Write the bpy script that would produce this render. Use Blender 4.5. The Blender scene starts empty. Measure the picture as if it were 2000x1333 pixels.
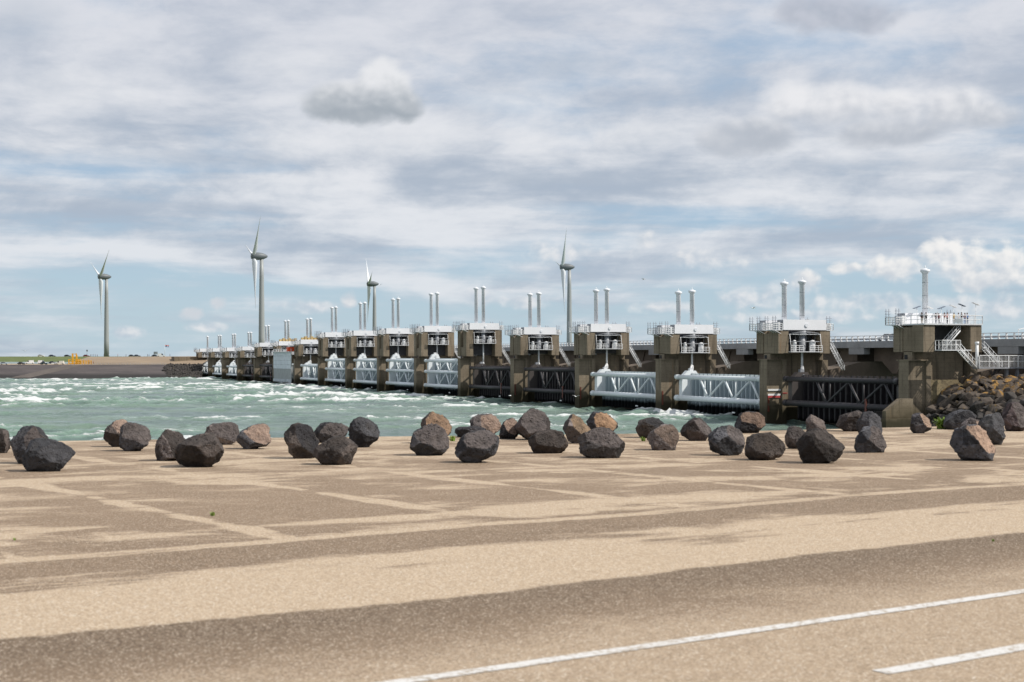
import bpy, bmesh, math, random
import numpy as np
from mathutils import Vector, Matrix, noise as mnoise

R = math.radians
rnd = random.Random(7)
scene = bpy.context.scene
COL = scene.collection

# ------------------------------------------------------------------ camera
EYE = 1.7            # metres above the parking surface
HZ = 697.0           # photograph row of the horizon (2000 px wide picture)
FPX = 3000.0
cam_d = bpy.data.cameras.new('camera')
cam = bpy.data.objects.new('camera', cam_d)
COL.objects.link(cam)
cam.location = (0, 0, EYE)
cam.rotation_euler = (R(90), 0, 0)
cam_d.sensor_width = 36.0
cam_d.lens = 36.0 * FPX / 2000.0
cam_d.shift_y = (HZ - 666.5) / 2000.0
cam_d.clip_start = 0.1
cam_d.clip_end = 60000
cam_d.dof.use_dof = True
cam_d.dof.focus_distance = 60.0
cam_d.dof.aperture_fstop = 3.4
scene.camera = cam

# ------------------------------------------------------------------ view
scene.view_settings.view_transform = 'Standard'
scene.view_settings.look = 'None'
scene.view_settings.exposure = 0.0
scene.view_settings.gamma = 1.0
scene.view_settings.use_curve_mapping = False
scene.render.engine = 'CYCLES'
scene.cycles.use_denoising = True
scene.cycles.max_bounces = 6
scene.cycles.diffuse_bounces = 3
scene.cycles.glossy_bounces = 3
scene.cycles.caustics_reflective = False
scene.cycles.caustics_refractive = False
scene.render.film_transparent = False

SUN_AZ = R(106.0)     # compass angle from +Y towards +X
SUN_EL = R(46.0)
SUN_STRENGTH = 4.8


# ------------------------------------------------------------------ node helper
class NT:
    """small wrapper that writes node maths as calls"""
    def __init__(self, tree):
        self.t = tree

    def new(self, typ):
        return self.t.nodes.new(typ)

    def put(self, sock, v):
        if v is None:
            return
        if hasattr(v, 'is_output') or isinstance(v, bpy.types.NodeSocket):
            self.t.links.new(v, sock)
        else:
            if isinstance(v, (tuple, list)) and hasattr(sock, 'default_value') and not isinstance(sock.default_value, (float, int)):
                n = len(sock.default_value)
                v = tuple(v) + (1.0,) * (n - len(v))
                v = v[:n]
            sock.default_value = v

    def m(self, op, a, b=None, c=None, clamp=False):
        n = self.new('ShaderNodeMath')
        n.operation = op
        n.use_clamp = clamp
        self.put(n.inputs[0], a)
        self.put(n.inputs[1], b)
        self.put(n.inputs[2], c)
        return n.outputs[0]

    def add(self, a, b): return self.m('ADD', a, b)
    def sub(self, a, b): return self.m('SUBTRACT', a, b)
    def mul(self, a, b): return self.m('MULTIPLY', a, b)

    def sstep(self, v, a, b, x=0.0, y=1.0):
        n = self.new('ShaderNodeMapRange')
        n.interpolation_type = 'SMOOTHSTEP'
        self.put(n.inputs['Value'], v)
        self.put(n.inputs['From Min'], a)
        self.put(n.inputs['From Max'], b)
        self.put(n.inputs['To Min'], x)
        self.put(n.inputs['To Max'], y)
        return n.outputs[0]

    def lin(self, v, a, b, x=0.0, y=1.0):
        n = self.new('ShaderNodeMapRange')
        self.put(n.inputs['Value'], v)
        self.put(n.inputs['From Min'], a)
        self.put(n.inputs['From Max'], b)
        self.put(n.inputs['To Min'], x)
        self.put(n.inputs['To Max'], y)
        return n.outputs[0]

    def noise(self, vec, scale, detail=4, rough=0.55, dist=0.0, col=False, dim='3D'):
        n = self.new('ShaderNodeTexNoise')
        n.noise_dimensions = dim
        self.put(n.inputs['Vector'], vec)
        n.inputs['Scale'].default_value = scale
        n.inputs['Detail'].default_value = detail
        n.inputs['Roughness'].default_value = rough
        n.inputs['Distortion'].default_value = dist
        return n.outputs[1] if col else n.outputs[0]

    def voronoi(self, vec, scale, feature='F1', rand=1.0, out=0):
        n = self.new('ShaderNodeTexVoronoi')
        n.feature = feature
        self.put(n.inputs['Vector'], vec)
        n.inputs['Scale'].default_value = scale
        n.inputs['Randomness'].default_value = rand
        return n.outputs[out]

    def mix(self, f, a, b, blend='MIX'):
        n = self.new('ShaderNodeMix')
        n.data_type = 'RGBA'
        n.blend_type = blend
        self.put(n.inputs[0], f)
        self.put(n.inputs[6], a)
        self.put(n.inputs[7], b)
        return n.outputs[2]

    def xyz(self, v):
        n = self.new('ShaderNodeSeparateXYZ')
        self.put(n.inputs[0], v)
        return n.outputs[0], n.outputs[1], n.outputs[2]

    def vec(self, x, y, z=0.0):
        n = self.new('ShaderNodeCombineXYZ')
        self.put(n.inputs[0], x)
        self.put(n.inputs[1], y)
        self.put(n.inputs[2], z)
        return n.outputs[0]

    def vscale(self, v, s):
        n = self.new('ShaderNodeVectorMath')
        n.operation = 'MULTIPLY'
        self.put(n.inputs[0], v)
        self.put(n.inputs[1], s)
        return n.outputs[0]

    def vadd(self, v, s):
        n = self.new('ShaderNodeVectorMath')
        n.operation = 'ADD'
        self.put(n.inputs[0], v)
        self.put(n.inputs[1], s)
        return n.outputs[0]

    def coord(self, which):
        n = self.new('ShaderNodeTexCoord')
        return n.outputs[which]

    def pos(self):
        return self.new('ShaderNodeNewGeometry').outputs['Position']

    def attr(self, name, out='Color'):
        n = self.new('ShaderNodeAttribute')
        n.attribute_name = name
        return n.outputs[out]

    def bump(self, h, strength=0.3, dist=0.05, normal=None):
        n = self.new('ShaderNodeBump')
        n.inputs['Strength'].default_value = strength
        n.inputs['Distance'].default_value = dist
        self.put(n.inputs['Height'], h)
        self.put(n.inputs['Normal'], normal)
        return n.outputs[0]


# ------------------------------------------------------------------ world
def build_world():
    w = bpy.data.worlds.new('World')
    scene.world = w
    w.cycles.sampling_method = 'NONE'     # even sky: plain sampling is enough
    w.use_nodes = True
    t = w.node_tree
    t.nodes.clear()
    n = NT(t)
    STR = 0.1
    sky = n.new('ShaderNodeTexSky')
    sky.sky_type = 'NISHITA'
    sky.sun_disc = False
    sky.sun_elevation = SUN_EL
    sky.sun_rotation = SUN_AZ
    sky.altitude = 0
    sky.air_density = 1.0
    sky.dust_density = 0.6
    sky.ozone_density = 1.2
    d = n.coord('Generated')
    x, y, z = n.xyz(d)
    zc = n.m('MAXIMUM', z, 0.0)
    el = n.mul(n.m('ARCSINE', z), 180 / math.pi)         # degrees
    az = n.mul(n.m('ARCTAN2', x, y), 180 / math.pi)      # degrees, 0 = +Y
    # ---- high, spread-out layer: a plane of cloud seen in perspective
    inv = n.m('DIVIDE', 1.0, n.add(zc, 0.13))
    q = n.vec(n.mul(n.mul(x, inv), 1.05), n.mul(y, inv), 0.0)
    w1 = n.noise(q, 1.1, 2, 0.5, col=True, dim='2D')
    qw = n.vadd(q, n.vscale(n.vadd(w1, (-0.5, -0.5, -0.5)), (0.40, 0.40, 0.0)))
    n1 = n.noise(qw, 1.1, 6, 0.52, dim='2D')
    n2 = n.noise(n.vadd(qw, (7.3, 2.1, 0.0)), 1.35, 6, 0.53, dim='2D')
    streak = n.noise(n.vec(n.mul(az, 0.070), n.add(n.mul(el, 0.95), n.mul(az, 0.015)), 0.0), 1.0, 6, 0.55, 0.2, dim='2D')
    low = n.mul(n.sstep(el, 9.0, 5.0), n.sstep(el, 0.3, 2.5, 0.6, 1.0))
    sk = n.mul(n.sub(streak, 0.5), n.lin(low, 0.0, 1.0, 0.15, 0.75))
    n3 = n.sub(n.noise(n.vec(n.add(n.mul(az, 0.38), n.mul(n1, 1.2)), n.add(n.mul(el, 0.95), n.mul(n1, 1.2)), 0.0), 1.0, 8, 0.62, 0.0, dim='2D'), 0.5)
    cov = n.add(n1, n.add(sk, n.mul(n3, 0.22)))
    thr = n.lin(el, 1.0, 6.0, 0.55, 0.25)
    cover = n.sstep(n.sub(cov, thr), -0.16, 0.26)
    cover = n.m('MULTIPLY', cover, n.lin(el, 0.0, 7.0, 0.72, 0.98))
    tone = n.add(n2, n.add(n.mul(sk, 0.5), n.mul(n3, 0.42)))
    lay = n.mix(n.sstep(tone, 0.26, 0.72), (0.42, 0.485, 0.58), (0.79, 0.805, 0.84))
    lay = n.mix(n.sstep(el, 6.0, 13.5, 0.0, 0.40), lay, (0.565, 0.59, 0.68))
    blue = n.mix(n.sstep(el, 0.0, 8.0), (0.475, 0.635, 0.755), (0.335, 0.495, 0.69))
    skyc = n.mix(0.20, blue, n.vscale(sky.outputs[0], (STR, STR, STR)))
    base = n.mix(cover, skyc, lay)

    # ---- cumulus: lumps at compass direction / elevation, eaten by noise
    ae = n.vec(az, el, 0.0)

    def lumps(base, blobs, nscale, amp, lit, shade, soft, seed, dens=1.0, detail=5, mid=None, grad=0.5, rel=2.2):
        p = n.vadd(n.vec(az, n.mul(el, 1.3), 0.0), (seed, seed * 0.7, 0.0))
        f = n.noise(p, nscale, detail, 0.5, 0.2, dim='2D')
        best = None
        for (px, py, rx, ry) in blobs:
            a0 = math.degrees(math.atan2(px - 1000, FPX))
            e0 = math.degrees(math.atan2(HZ - py, FPX))
            ra = math.degrees(rx / FPX)
            re = math.degrees(ry / FPX)
            d1 = n.new('ShaderNodeVectorMath')
            d1.operation = 'MULTIPLY_ADD'
            n.put(d1.inputs[0], ae)
            d1.inputs[1].default_value = (1 / ra, 1 / re, 0)
            d1.inputs[2].default_value = (-a0 / ra, -e0 / re, 0)
            d2 = n.new('ShaderNodeVectorMath')
            d2.operation = 'DOT_PRODUCT'
            n.put(d2.inputs[0], d1.outputs[0])
            n.put(d2.inputs[1], d1.outputs[0])
            v = d2.outputs['Value']
            best = v if best is None else n.m('SMOOTH_MIN', v, best, 0.5)
        body = n.add(n.sub(1.0, n.m('MINIMUM', best, 3.0)), n.mul(n.sub(f, 0.5), amp))
        mask = n.mul(n.sstep(body, 0.0, soft), dens)
        f_up = n.noise(n.vadd(p, (0.22, 0.22, 0.0)), nscale, 2, 0.5, 0.0, dim='2D')
        light = n.m('MULTIPLY_ADD', n.sub(f, f_up), rel, 0.5)
        if mid:
            e0 = math.degrees(math.atan2(HZ - mid[0], FPX))
            re = math.degrees(mid[1] / FPX)
            light = n.add(light, n.m('MULTIPLY_ADD', el, grad / re, -grad * e0 / re))
        c = n.mix(n.sstep(light, 0.0, 1.0), shade, lit)
        return n.mix(mask, base, c)

    veil = [(720, 275, 330, 62), (1180, 265, 280, 40), (170, 190, 210, 60), (1000, 190, 160, 40), (560, 130, 170, 50)]
    base = lumps(base, veil, 0.40, 1.5, (0.86, 0.865, 0.88), (0.72, 0.745, 0.79), 2.2, 31.0, 0.75, 5)
    shade = [(330, 320, 330, 26), (1150, 352, 420, 16), (1120, 130, 150, 34), (60, 70, 140, 60), (1700, 330, 300, 24), (250, 410, 330, 12)]
    base = lumps(base, shade, 0.45, 1.3, (0.50, 0.56, 0.645), (0.415, 0.475, 0.56), 1.8, 41.0, 0.62, 5)
    far = [(1400, 508, 100, 26), (1340, 500, 35, 28), (1100, 492, 85, 22), (1055, 484, 36, 20), (1265, 470, 26, 22),
           (1238, 497, 20, 14), (600, 600, 80, 16), (930, 582, 40, 24), (1010, 592, 66, 16),
           (1480, 585, 90, 30), (1560, 560, 60, 32), (1640, 590, 90, 22), (1290, 600, 70, 18),
           (250, 652, 50, 14), (1900, 605, 140, 36), (1760, 600, 110, 26), (405, 640, 60, 12), (1560, 622, 200, 18)]
    base = lumps(base, far, 1.15, 1.9, (0.83, 0.83, 0.84), (0.50, 0.575, 0.66), 1.3, 5.0, 0.85, 6, None, 0.5, 1.7)
    puffs = [(1872, 510, 76, 46), (1830, 500, 40, 32), (1905, 550, 60, 40), (1965, 525, 70, 50), (1745, 530, 66, 32),
             (1652, 528, 42, 16), (372, 615, 30, 16), (428, 596, 21, 15), (682, 586, 21, 19), (1575, 548, 30, 22), (2060, 520, 80, 50)]
    base = lumps(base, puffs, 1.3, 1.75, (0.92, 0.905, 0.885), (0.62, 0.66, 0.71), 1.0, 1.0, 0.95, 7, (525, 60), 0.40, 1.3)
    grey = [(1850, 228, 100, 48), (1755, 228, 80, 44), (1640, 222, 115, 54), (1545, 205, 75, 48), (1460, 272, 115, 48), (1730, 268, 150, 40),
            (1930, 245, 80, 34)]
    base = lumps(base, grey, 0.60, 1.15, (0.85, 0.85, 0.87), (0.45, 0.49, 0.555), 1.0, 9.0, 0.90, 6, (240, 55), 0.55, 1.2)
    lone = [(712, 202, 128, 50), (748, 160, 62, 52), (650, 208, 68, 42), (785, 206, 54, 42)]
    base = lumps(base, lone, 0.9, 0.95, (0.81, 0.82, 0.845), (0.37, 0.415, 0.465), 0.75, 14.0, 0.96, 7, (184, 64), 0.66, 0.7)
    dark = [(1640, 42, 130, 46), (1560, 30, 70, 34), (1700, 55, 70, 32)]
    base = lumps(base, dark, 0.9, 1.3, (0.52, 0.55, 0.63), (0.385, 0.425, 0.505), 1.1, 21.0, 0.85, 5, (40, 50), 0.3, 1.3)
    # below the horizon
    ground = n.mix(n.sstep(el, -1.5, -0.05), (0.20, 0.24, 0.24), base)
    bg = n.new('ShaderNodeBackground')
    n.put(bg.inputs[0], n.vscale(ground, (1 / STR, 1 / STR, 1 / STR)))
    bg.inputs[1].default_value = STR
    out = n.new('ShaderNodeOutputWorld')
    t.links.new(bg.outputs[0], out.inputs[0])


build_world()

# ------------------------------------------------------------------ sun
S_DIR = Vector((math.sin(SUN_AZ) * math.cos(SUN_EL), math.cos(SUN_AZ) * math.cos(SUN_EL), math.sin(SUN_EL)))
sd = bpy.data.lights.new('sun', 'SUN')
sd.energy = SUN_STRENGTH
sd.angle = R(0.55)
sd.color = (1.0, 0.95, 0.87)
so = bpy.data.objects.new('sun', sd)
COL.objects.link(so)
so.rotation_euler = (-S_DIR).to_track_quat('-Z', 'Y').to_euler()
so.location = (30, -40, 60)


# ------------------------------------------------------------------ materials
MATS = {}


def mat(name):
    def deco(fn):
        m = bpy.data.materials.new(name)
        m.use_nodes = True
        t = m.node_tree
        b = t.nodes['Principled BSDF']
        fn(NT(t), b)
        MATS[name] = m
        return fn
    return deco


def simple(name, col, rough=0.5, var=0.12, scale=0.6, metal=0.0, spec=0.4, grime=None):
    m = bpy.data.materials.new(name)
    m.use_nodes = True
    n = NT(m.node_tree)
    b = m.node_tree.nodes['Principled BSDF']
    p = n.pos()
    f = n.noise(p, scale, 5, 0.6)
    lo = tuple(c * (1 - var) for c in col)
    hi = tuple(min(1, c * (1 + var)) for c in col)
    c = n.mix(n.lin(f, 0.3, 0.7), lo, hi)
    if grime:
        g = n.noise(n.vscale(p, (1.2, 1.2, 0.25)), 1.7, 6, 0.65)
        c = n.mix(n.sstep(g, 0.55, 0.75, 0, 0.55), c, grime)
    n.put(b.inputs['Base Color'], c)
    b.inputs['Roughness'].default_value = rough
    b.inputs['Metallic'].default_value = metal
    b.inputs['Specular IOR Level'].default_value = spec
    MATS[name] = m
    return m


WATER = -10.9
simple('white_paint', (0.78, 0.78, 0.78), 0.45, 0.05, 0.5, grime=(0.62, 0.60, 0.56))
simple('box_paint', (0.76, 0.765, 0.79), 0.4, 0.04, 0.3, grime=(0.68, 0.68, 0.69))
simple('tower_paint', (0.72, 0.74, 0.775), 0.4, 0.04, 0.4, grime=(0.64, 0.65, 0.67))
simple('ring_dark', (0.20, 0.21, 0.23), 0.5)
simple('grey_steel', (0.26, 0.27, 0.29), 0.5, 0.2, 1.5)
simple('dark_steel_and_slot_shade', (0.06, 0.06, 0.065), 0.5, 0.3, 1.5)
simple('machine_white', (0.62, 0.63, 0.64), 0.45, 0.12, 1.2)
simple('black', (0.012, 0.012, 0.014), 0.7)
simple('scaffold_tube', (0.22, 0.24, 0.28), 0.45)
simple('turbine_blade', (0.66, 0.68, 0.70), 0.45, 0.03, 0.05)
simple('turbine_white', (0.30, 0.315, 0.315), 0.45, 0.03, 0.05)
simple('turbine_dark', (0.13, 0.145, 0.155), 0.5, 0.05, 0.05)
simple('road_grey', (0.13, 0.12, 0.115), 0.9, 0.15, 0.3)
simple('deck_concrete', (0.30, 0.305, 0.31), 0.8, 0.15, 0.4, grime=(0.2, 0.19, 0.17))
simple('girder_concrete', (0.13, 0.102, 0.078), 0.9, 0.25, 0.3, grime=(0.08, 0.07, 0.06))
simple('yellow_paint', (0.70, 0.36, 0.02), 0.5, 0.15)
simple('orange_red', (0.75, 0.09, 0.02), 0.5, 0.1)
simple('tan_board', (0.50, 0.36, 0.16), 0.7, 0.2)
simple('sheet_light', (0.66, 0.71, 0.74), 0.6, 0.12, 0.5)
simple('sheet_grey', (0.36, 0.38, 0.37), 0.7, 0.12, 0.5)
simple('glass_dark', (0.02, 0.025, 0.03), 0.08, 0.1, spec=0.6)
simple('tyre', (0.02, 0.02, 0.02), 0.8)
simple('lamp_glass', (0.7, 0.68, 0.6), 0.2)
simple('lamp_red', (0.4, 0.02, 0.02), 0.3)
simple('skin', (0.50, 0.32, 0.24), 0.6)
simple('hair_brown', (0.05, 0.03, 0.02), 0.7)
simple('gull_white', (0.80, 0.80, 0.80), 0.7, 0.03)
simple('gull_grey', (0.30, 0.32, 0.34), 0.7, 0.03)
simple('panel_blue', (0.12, 0.14, 0.18), 0.25)
simple('sign_grey', (0.33, 0.36, 0.38), 0.5)
simple('ramp_asphalt', (0.10, 0.085, 0.075), 0.9, 0.2, 0.2)
simple('flag_red', (0.55, 0.03, 0.03), 0.7)
simple('flag_blue', (0.03, 0.06, 0.30), 0.7)
simple('marker_red', (0.42, 0.06, 0.06), 0.6, 0.2, 3)


@mat('pier_concrete')
def _(n, b):
    p = n.pos()
    x, y, z = n.xyz(p)
    big = n.noise(p, 0.22, 5, 0.6)
    fine = n.noise(p, 3.0, 6, 0.65)
    c = n.mix(n.lin(big, 0.3, 0.7), (0.178, 0.142, 0.100), (0.285, 0.232, 0.170))
    c = n.mix(n.sstep(fine, 0.45, 0.8, 0, 0.5), c, (0.085, 0.068, 0.046))
    streak = n.noise(n.vscale(p, (1.0, 1.0, 0.07)), 1.4, 6, 0.6)
    c = n.mix(n.sstep(streak, 0.50, 0.70, 0, 0.7), c, (0.055, 0.045, 0.032))
    c = n.mix(n.lin(n.noise(p, 0.016, 2, 0.5), 0.35, 0.65, 0.0, 0.40), c, (0.125, 0.105, 0.078))
    rust = n.noise(n.vscale(p, (1.0, 1.0, 0.09)), 0.9, 5, 0.6)
    c = n.mix(n.sstep(rust, 0.62, 0.72, 0, 0.45), c, (0.22, 0.115, 0.05))
    # shuttering boards: fine horizontal lines
    bl = n.m('ABSOLUTE', n.sub(n.m('FRACT', n.mul(z, 1.4)), 0.5))
    line = n.sstep(bl, 0.44, 0.5, 0, 0.35)
    c = n.mix(line, c, (0.07, 0.052, 0.036))
    # tidal stain: weed and algae up to the high-water mark
    wob = n.mul(n.noise(p, 0.5, 4, 0.6), 2.4)
    st = n.sstep(n.add(z, wob), WATER + 5.0, WATER + 3.4)
    c = n.mix(n.mul(st, 0.93), c, (0.020, 0.018, 0.013))
    gr = n.sstep(n.add(z, wob), WATER + 7.0, WATER + 4.4, 0, 0.5)
    c = n.mix(gr, c, (0.06, 0.05, 0.026))
    n.put(b.inputs['Base Color'], c)
    b.inputs['Roughness'].default_value = 0.9
    b.inputs['Specular IOR Level'].default_value = 0.2
    n.put(b.inputs['Normal'], n.bump(n.add(fine, n.mul(line, -0.8)), 0.35, 0.06))


@mat('abutment_concrete')
def _(n, b):
    p = n.pos()
    fine = n.noise(p, 2.0, 6, 0.65)
    c = n.mix(n.lin(n.noise(p, 0.4, 4, 0.6), 0.3, 0.7), (0.16, 0.122, 0.068), (0.25, 0.20, 0.115))
    c = n.mix(n.sstep(fine, 0.42, 0.68, 0, 0.75), c, (0.055, 0.040, 0.025))
    n.put(b.inputs['Base Color'], c)
    b.inputs['Roughness'].default_value = 0.92
    n.put(b.inputs['Normal'], n.bump(fine, 0.4, 0.06))


def gate_material(name, col, dirt, stain_shade_top):
    m = bpy.data.materials.new(name)
    m.use_nodes = True
    n = NT(m.node_tree)
    b = m.node_tree.nodes['Principled BSDF']
    p = n.pos()
    x, y, z = n.xyz(p)
    f = n.noise(p, 0.8, 6, 0.65)
    st = n.noise(n.vscale(p, (1.5, 1.5, 0.15)), 1.2, 5, 0.6)
    c = n.mix(n.sstep(f, 0.5, 0.8, 0, 0.6), col, dirt)
    c = n.mix(n.sstep(st, 0.55, 0.75, 0, 0.4), c, dirt)
    w = n.mul(n.noise(p, 0.9, 4, 0.6), 1.2)
    a = n.sstep(n.add(z, w), stain_shade_top + 0.7, stain_shade_top - 0.3)
    c = n.mix(n.mul(a, 0.98), c, (0.006, 0.006, 0.006))  # black foot: tidal stain, with the shadow under the gate painted in
    n.put(b.inputs['Base Color'], c)
    n.put(b.inputs['Roughness'], n.add(0.5, n.mul(a, 0.45)))
    n.put(b.inputs['Specular IOR Level'], n.sub(0.4, n.mul(a, 0.35)))
    n.put(b.inputs['Normal'], n.bump(f, 0.15, 0.03))
    MATS[name] = m


gate_material('gate_white', (0.76, 0.80, 0.82), (0.56, 0.57, 0.56), WATER + 3.0)
gate_material('gate_plate_white_shaded', (0.38, 0.44, 0.475), (0.30, 0.33, 0.33), WATER + 2.9)  # white plate darkened: the shade behind the tubes is in its colour
gate_material('gate_black', (0.030, 0.027, 0.030), (0.075, 0.06, 0.055), WATER + 1.6)
gate_material('gate_black_arm', (0.072, 0.062, 0.058), (0.045, 0.038, 0.036), WATER + 1.6)
gate_material('gate_black_brace', (0.053, 0.050, 0.053), (0.05, 0.045, 0.045), WATER + 1.6)
gate_material('gate_rust', (0.13, 0.035, 0.022), (0.06, 0.025, 0.02), WATER + 1.6)


@mat('water')
def _(n, b):
    p = n.pos()
    foam_a = n.attr('foam', 'Fac')
    crest = n.attr('crest', 'Fac')
    px, py, pz = n.xyz(p)
    q = n.vec(n.mul(px, 0.5), py, 0.0)
    fine = n.noise(q, 0.8, 6, 0.68, dim='2D')
    lace = n.noise(q, 2.4, 4, 0.7, 0.8, dim='2D')
    patch = n.noise(n.vec(n.mul(px, 0.35), py, 4.0), 0.035, 4, 0.55)
    deep = n.mix(n.sstep(patch, 0.42, 0.62), (0.112, 0.162, 0.146), (0.142, 0.206, 0.158))
    body = n.mix(n.sstep(crest, 0.35, 1.0, 0, 0.7), deep, (0.13, 0.23, 0.16))
    milk = n.sstep(n.add(foam_a, n.mul(n.sub(fine, 0.5), 0.9)), 0.10, 0.9, 0, 0.65)
    body = n.mix(milk, body, (0.34, 0.42, 0.385))
    fo = n.sstep(n.add(foam_a, n.add(n.mul(n.sub(fine, 0.5), 0.8), n.mul(n.sub(lace, 0.5), 0.75))), 0.56, 0.92)
    c = n.mix(fo, body, (0.62, 0.64, 0.63))
    n.put(b.inputs['Base Color'], c)
    n.put(b.inputs['Roughness'], n.add(0.22, n.mul(fo, 0.6)))
    b.inputs['IOR'].default_value = 1.33
    b.inputs['Specular IOR Level'].default_value = 0.4
    rip = n.noise(q, 1.4, 5, 0.65)
    n.put(b.inputs['Normal'], n.bump(n.add(rip, n.mul(fo, 0.4)), 0.9, 0.5))


E1 = Vector((0.81, 0.586))      # direction of the paving lanes
E2 = Vector((-0.586, 0.81))


@mat('paving')
def _(n, b):
    p = n.pos()
    x, y, z = n.xyz(p)
    s = n.add(n.mul(x, E1.x), n.mul(y, E1.y))      # along the lanes
    t = n.add(n.mul(x, E2.x), n.mul(y, E2.y))      # across them
    st = n.vec(s, t, 0.0)
    st_l = n.vec(n.mul(s, 0.32), n.mul(t, 1.0), 0.0)
    gx = n.vec(n.mul(x, 0.55), y, 0.0)
    big = n.noise(st_l, 0.55, 5, 0.62, 0.3, dim='2D')
    mid = n.noise(gx, 1.1, 6, 0.68, 0.4, dim='2D')
    tn = n.add(t, n.add(n.mul(n.sub(n.noise(st, 0.35, 5, 0.6), 0.5), 1.1), n.mul(n.sub(mid, 0.5), 0.5)))
    t2 = n.add(t, n.add(n.mul(n.sub(n.noise(st, 0.22, 3, 0.5, dim='2D'), 0.5), 0.7), n.mul(n.sub(n.noise(st, 3.0, 4, 0.7, dim='2D'), 0.5), 0.16)))
    # blown sand: how much lies on each lane
    patch = n.noise(st_l, 0.9, 5, 0.6, 0.3, dim='2D')
    lane1 = n.mul(n.sstep(t2, 9.06, 9.24), n.sstep(n.add(tn, n.mul(n.sub(patch, 0.5), 2.6)), 11.9, 11.1))   # wide pale strip
    lane2 = n.mul(n.mul(n.sstep(t2, 12.48, 12.62), n.sstep(t2, 12.95, 12.76)), n.lin(patch, 0.3, 0.55, 0.75, 1.0))  # thin line along the lanes
    lane0 = n.mul(n.sstep(n.add(t, n.mul(n.sub(mid, 0.5), 1.6)), 8.7, 6.9), 0.60)                    # strip by the white lines
    nearf = n.mul(n.sstep(tn, 12.0, 13.4), n.sstep(n.add(n.mul(big, 0.75), n.mul(mid, 0.45)), 0.54, 0.72))
    # joints across the lanes, partly swept clean
    sw = n.add(s, n.mul(n.sub(n.noise(st, 0.35, 3, 0.5, dim='2D'), 0.5), 0.35))
    js = n.m('ABSOLUTE', n.sub(n.m('FRACT', n.mul(n.add(sw, 0.9), 1 / 2.55)), 0.5))
    wn = n.noise(st, 0.42, 4, 0.6, dim='2D')
    wid = n.lin(wn, 0.3, 0.7, 0.495, 0.39)
    joint = n.mul(n.sstep(js, n.sub(wid, 0.015), n.add(wid, 0.03)), n.sstep(tn, 12.5, 13.0))
    joint = n.mul(joint, n.sstep(n.add(wn, n.mul(n.sub(mid, 0.5), 0.5)), 0.26, 0.46))
    far = n.mul(n.sstep(t, 13.5, 21.0), n.lin(n.add(n.mul(mid, 0.6), n.mul(patch, 0.4)), 0.42, 0.62, 0.0, 0.85))
    sand = n.m('MAXIMUM', n.m('MAXIMUM', lane1, lane2), n.m('MAXIMUM', lane0, nearf))
    sand = n.m('MAXIMUM', sand, n.m('MAXIMUM', n.mul(joint, 0.95), far))
    # bare drifts inside the pale strip
    dr = n.noise(n.vec(n.mul(s, 0.45), n.mul(t, 1.9), 0.0), 0.75, 5, 0.62, dim='2D')
    sand = n.mul(sand, n.sub(1.0, n.mul(n.sstep(dr, 0.53, 0.68), n.sstep(tn, 9.6, 10.6, 0.0, 0.75))))
    # grain of the stone chippings
    g1 = n.voronoi(p, 88.0, out=1)
    gr, gg, gb = n.xyz(g1)
    g2 = n.noise(p, 40.0, 3, 0.75, dim='2D')
    g3 = n.noise(p, 4.0, 5, 0.7, dim='2D')
    asp = n.mix(gr, (0.088, 0.062, 0.042), (0.295, 0.216, 0.148))
    asp = n.mix(n.sstep(g3, 0.4, 0.72, 0, 0.40), asp, (0.125, 0.089, 0.060))
    asp = n.mix(n.lin(mid, 0.3, 0.7, 0.0, 0.28), asp, (0.28, 0.205, 0.142))
    asp = n.mix(n.sstep(tn, 11.6, 15.0, 0.0, 0.30), asp, (0.285, 0.207, 0.142))
    asp = n.mix(n.mul(n.sstep(t2, 9.35, 9.10), n.sstep(tn, 7.6, 8.9, 0.05, 0.40)), asp, (0.080, 0.060, 0.044))
    asp = n.mix(n.sstep(gg, 0.84, 0.92, 0, 0.8), asp, (0.48, 0.40, 0.31))
    snd = n.mix(gr, (0.30, 0.224, 0.150), (0.565, 0.452, 0.332))
    snd = n.mix(n.sstep(g2, 0.50, 0.72, 0, 0.45), snd, (0.29, 0.205, 0.125))
    snd = n.mix(n.sstep(gg, 0.90, 0.96, 0, 0.7), snd, (0.66, 0.60, 0.52))
    cut = n.add(sand, n.add(n.mul(n.sub(g2, 0.5), 0.55), n.mul(n.sub(g3, 0.5), 0.35)))
    fac = n.sstep(cut, 0.10, 0.92, 0.0, 0.96)
    c = n.mix(fac, asp, snd)
    n.put(b.inputs['Base Color'], c)
    b.inputs['Roughness'].default_value = 0.95
    b.inputs['Specular IOR Level'].default_value = 0.15
    h = n.add(n.mul(gb, 0.5), n.mul(g3, 0.6))
    n.put(b.inputs['Normal'], n.bump(h, 0.5, 0.012))


@mat('line_paint')
def _(n, b):
    p = n.pos()
    f = n.noise(p, 24.0, 5, 0.7)
    w = n.noise(p, 3.0, 4, 0.65)
    c = n.mix(n.sstep(n.add(f, n.mul(n.sub(w, 0.5), 0.5)), 0.48, 0.66, 0, 0.85), (0.58, 0.565, 0.54), (0.30, 0.235, 0.165))
    n.put(b.inputs['Base Color'], c)
    b.inputs['Roughness'].default_value = 0.8
    n.put(b.inputs['Normal'], n.bump(f, 0.3, 0.01))


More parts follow.
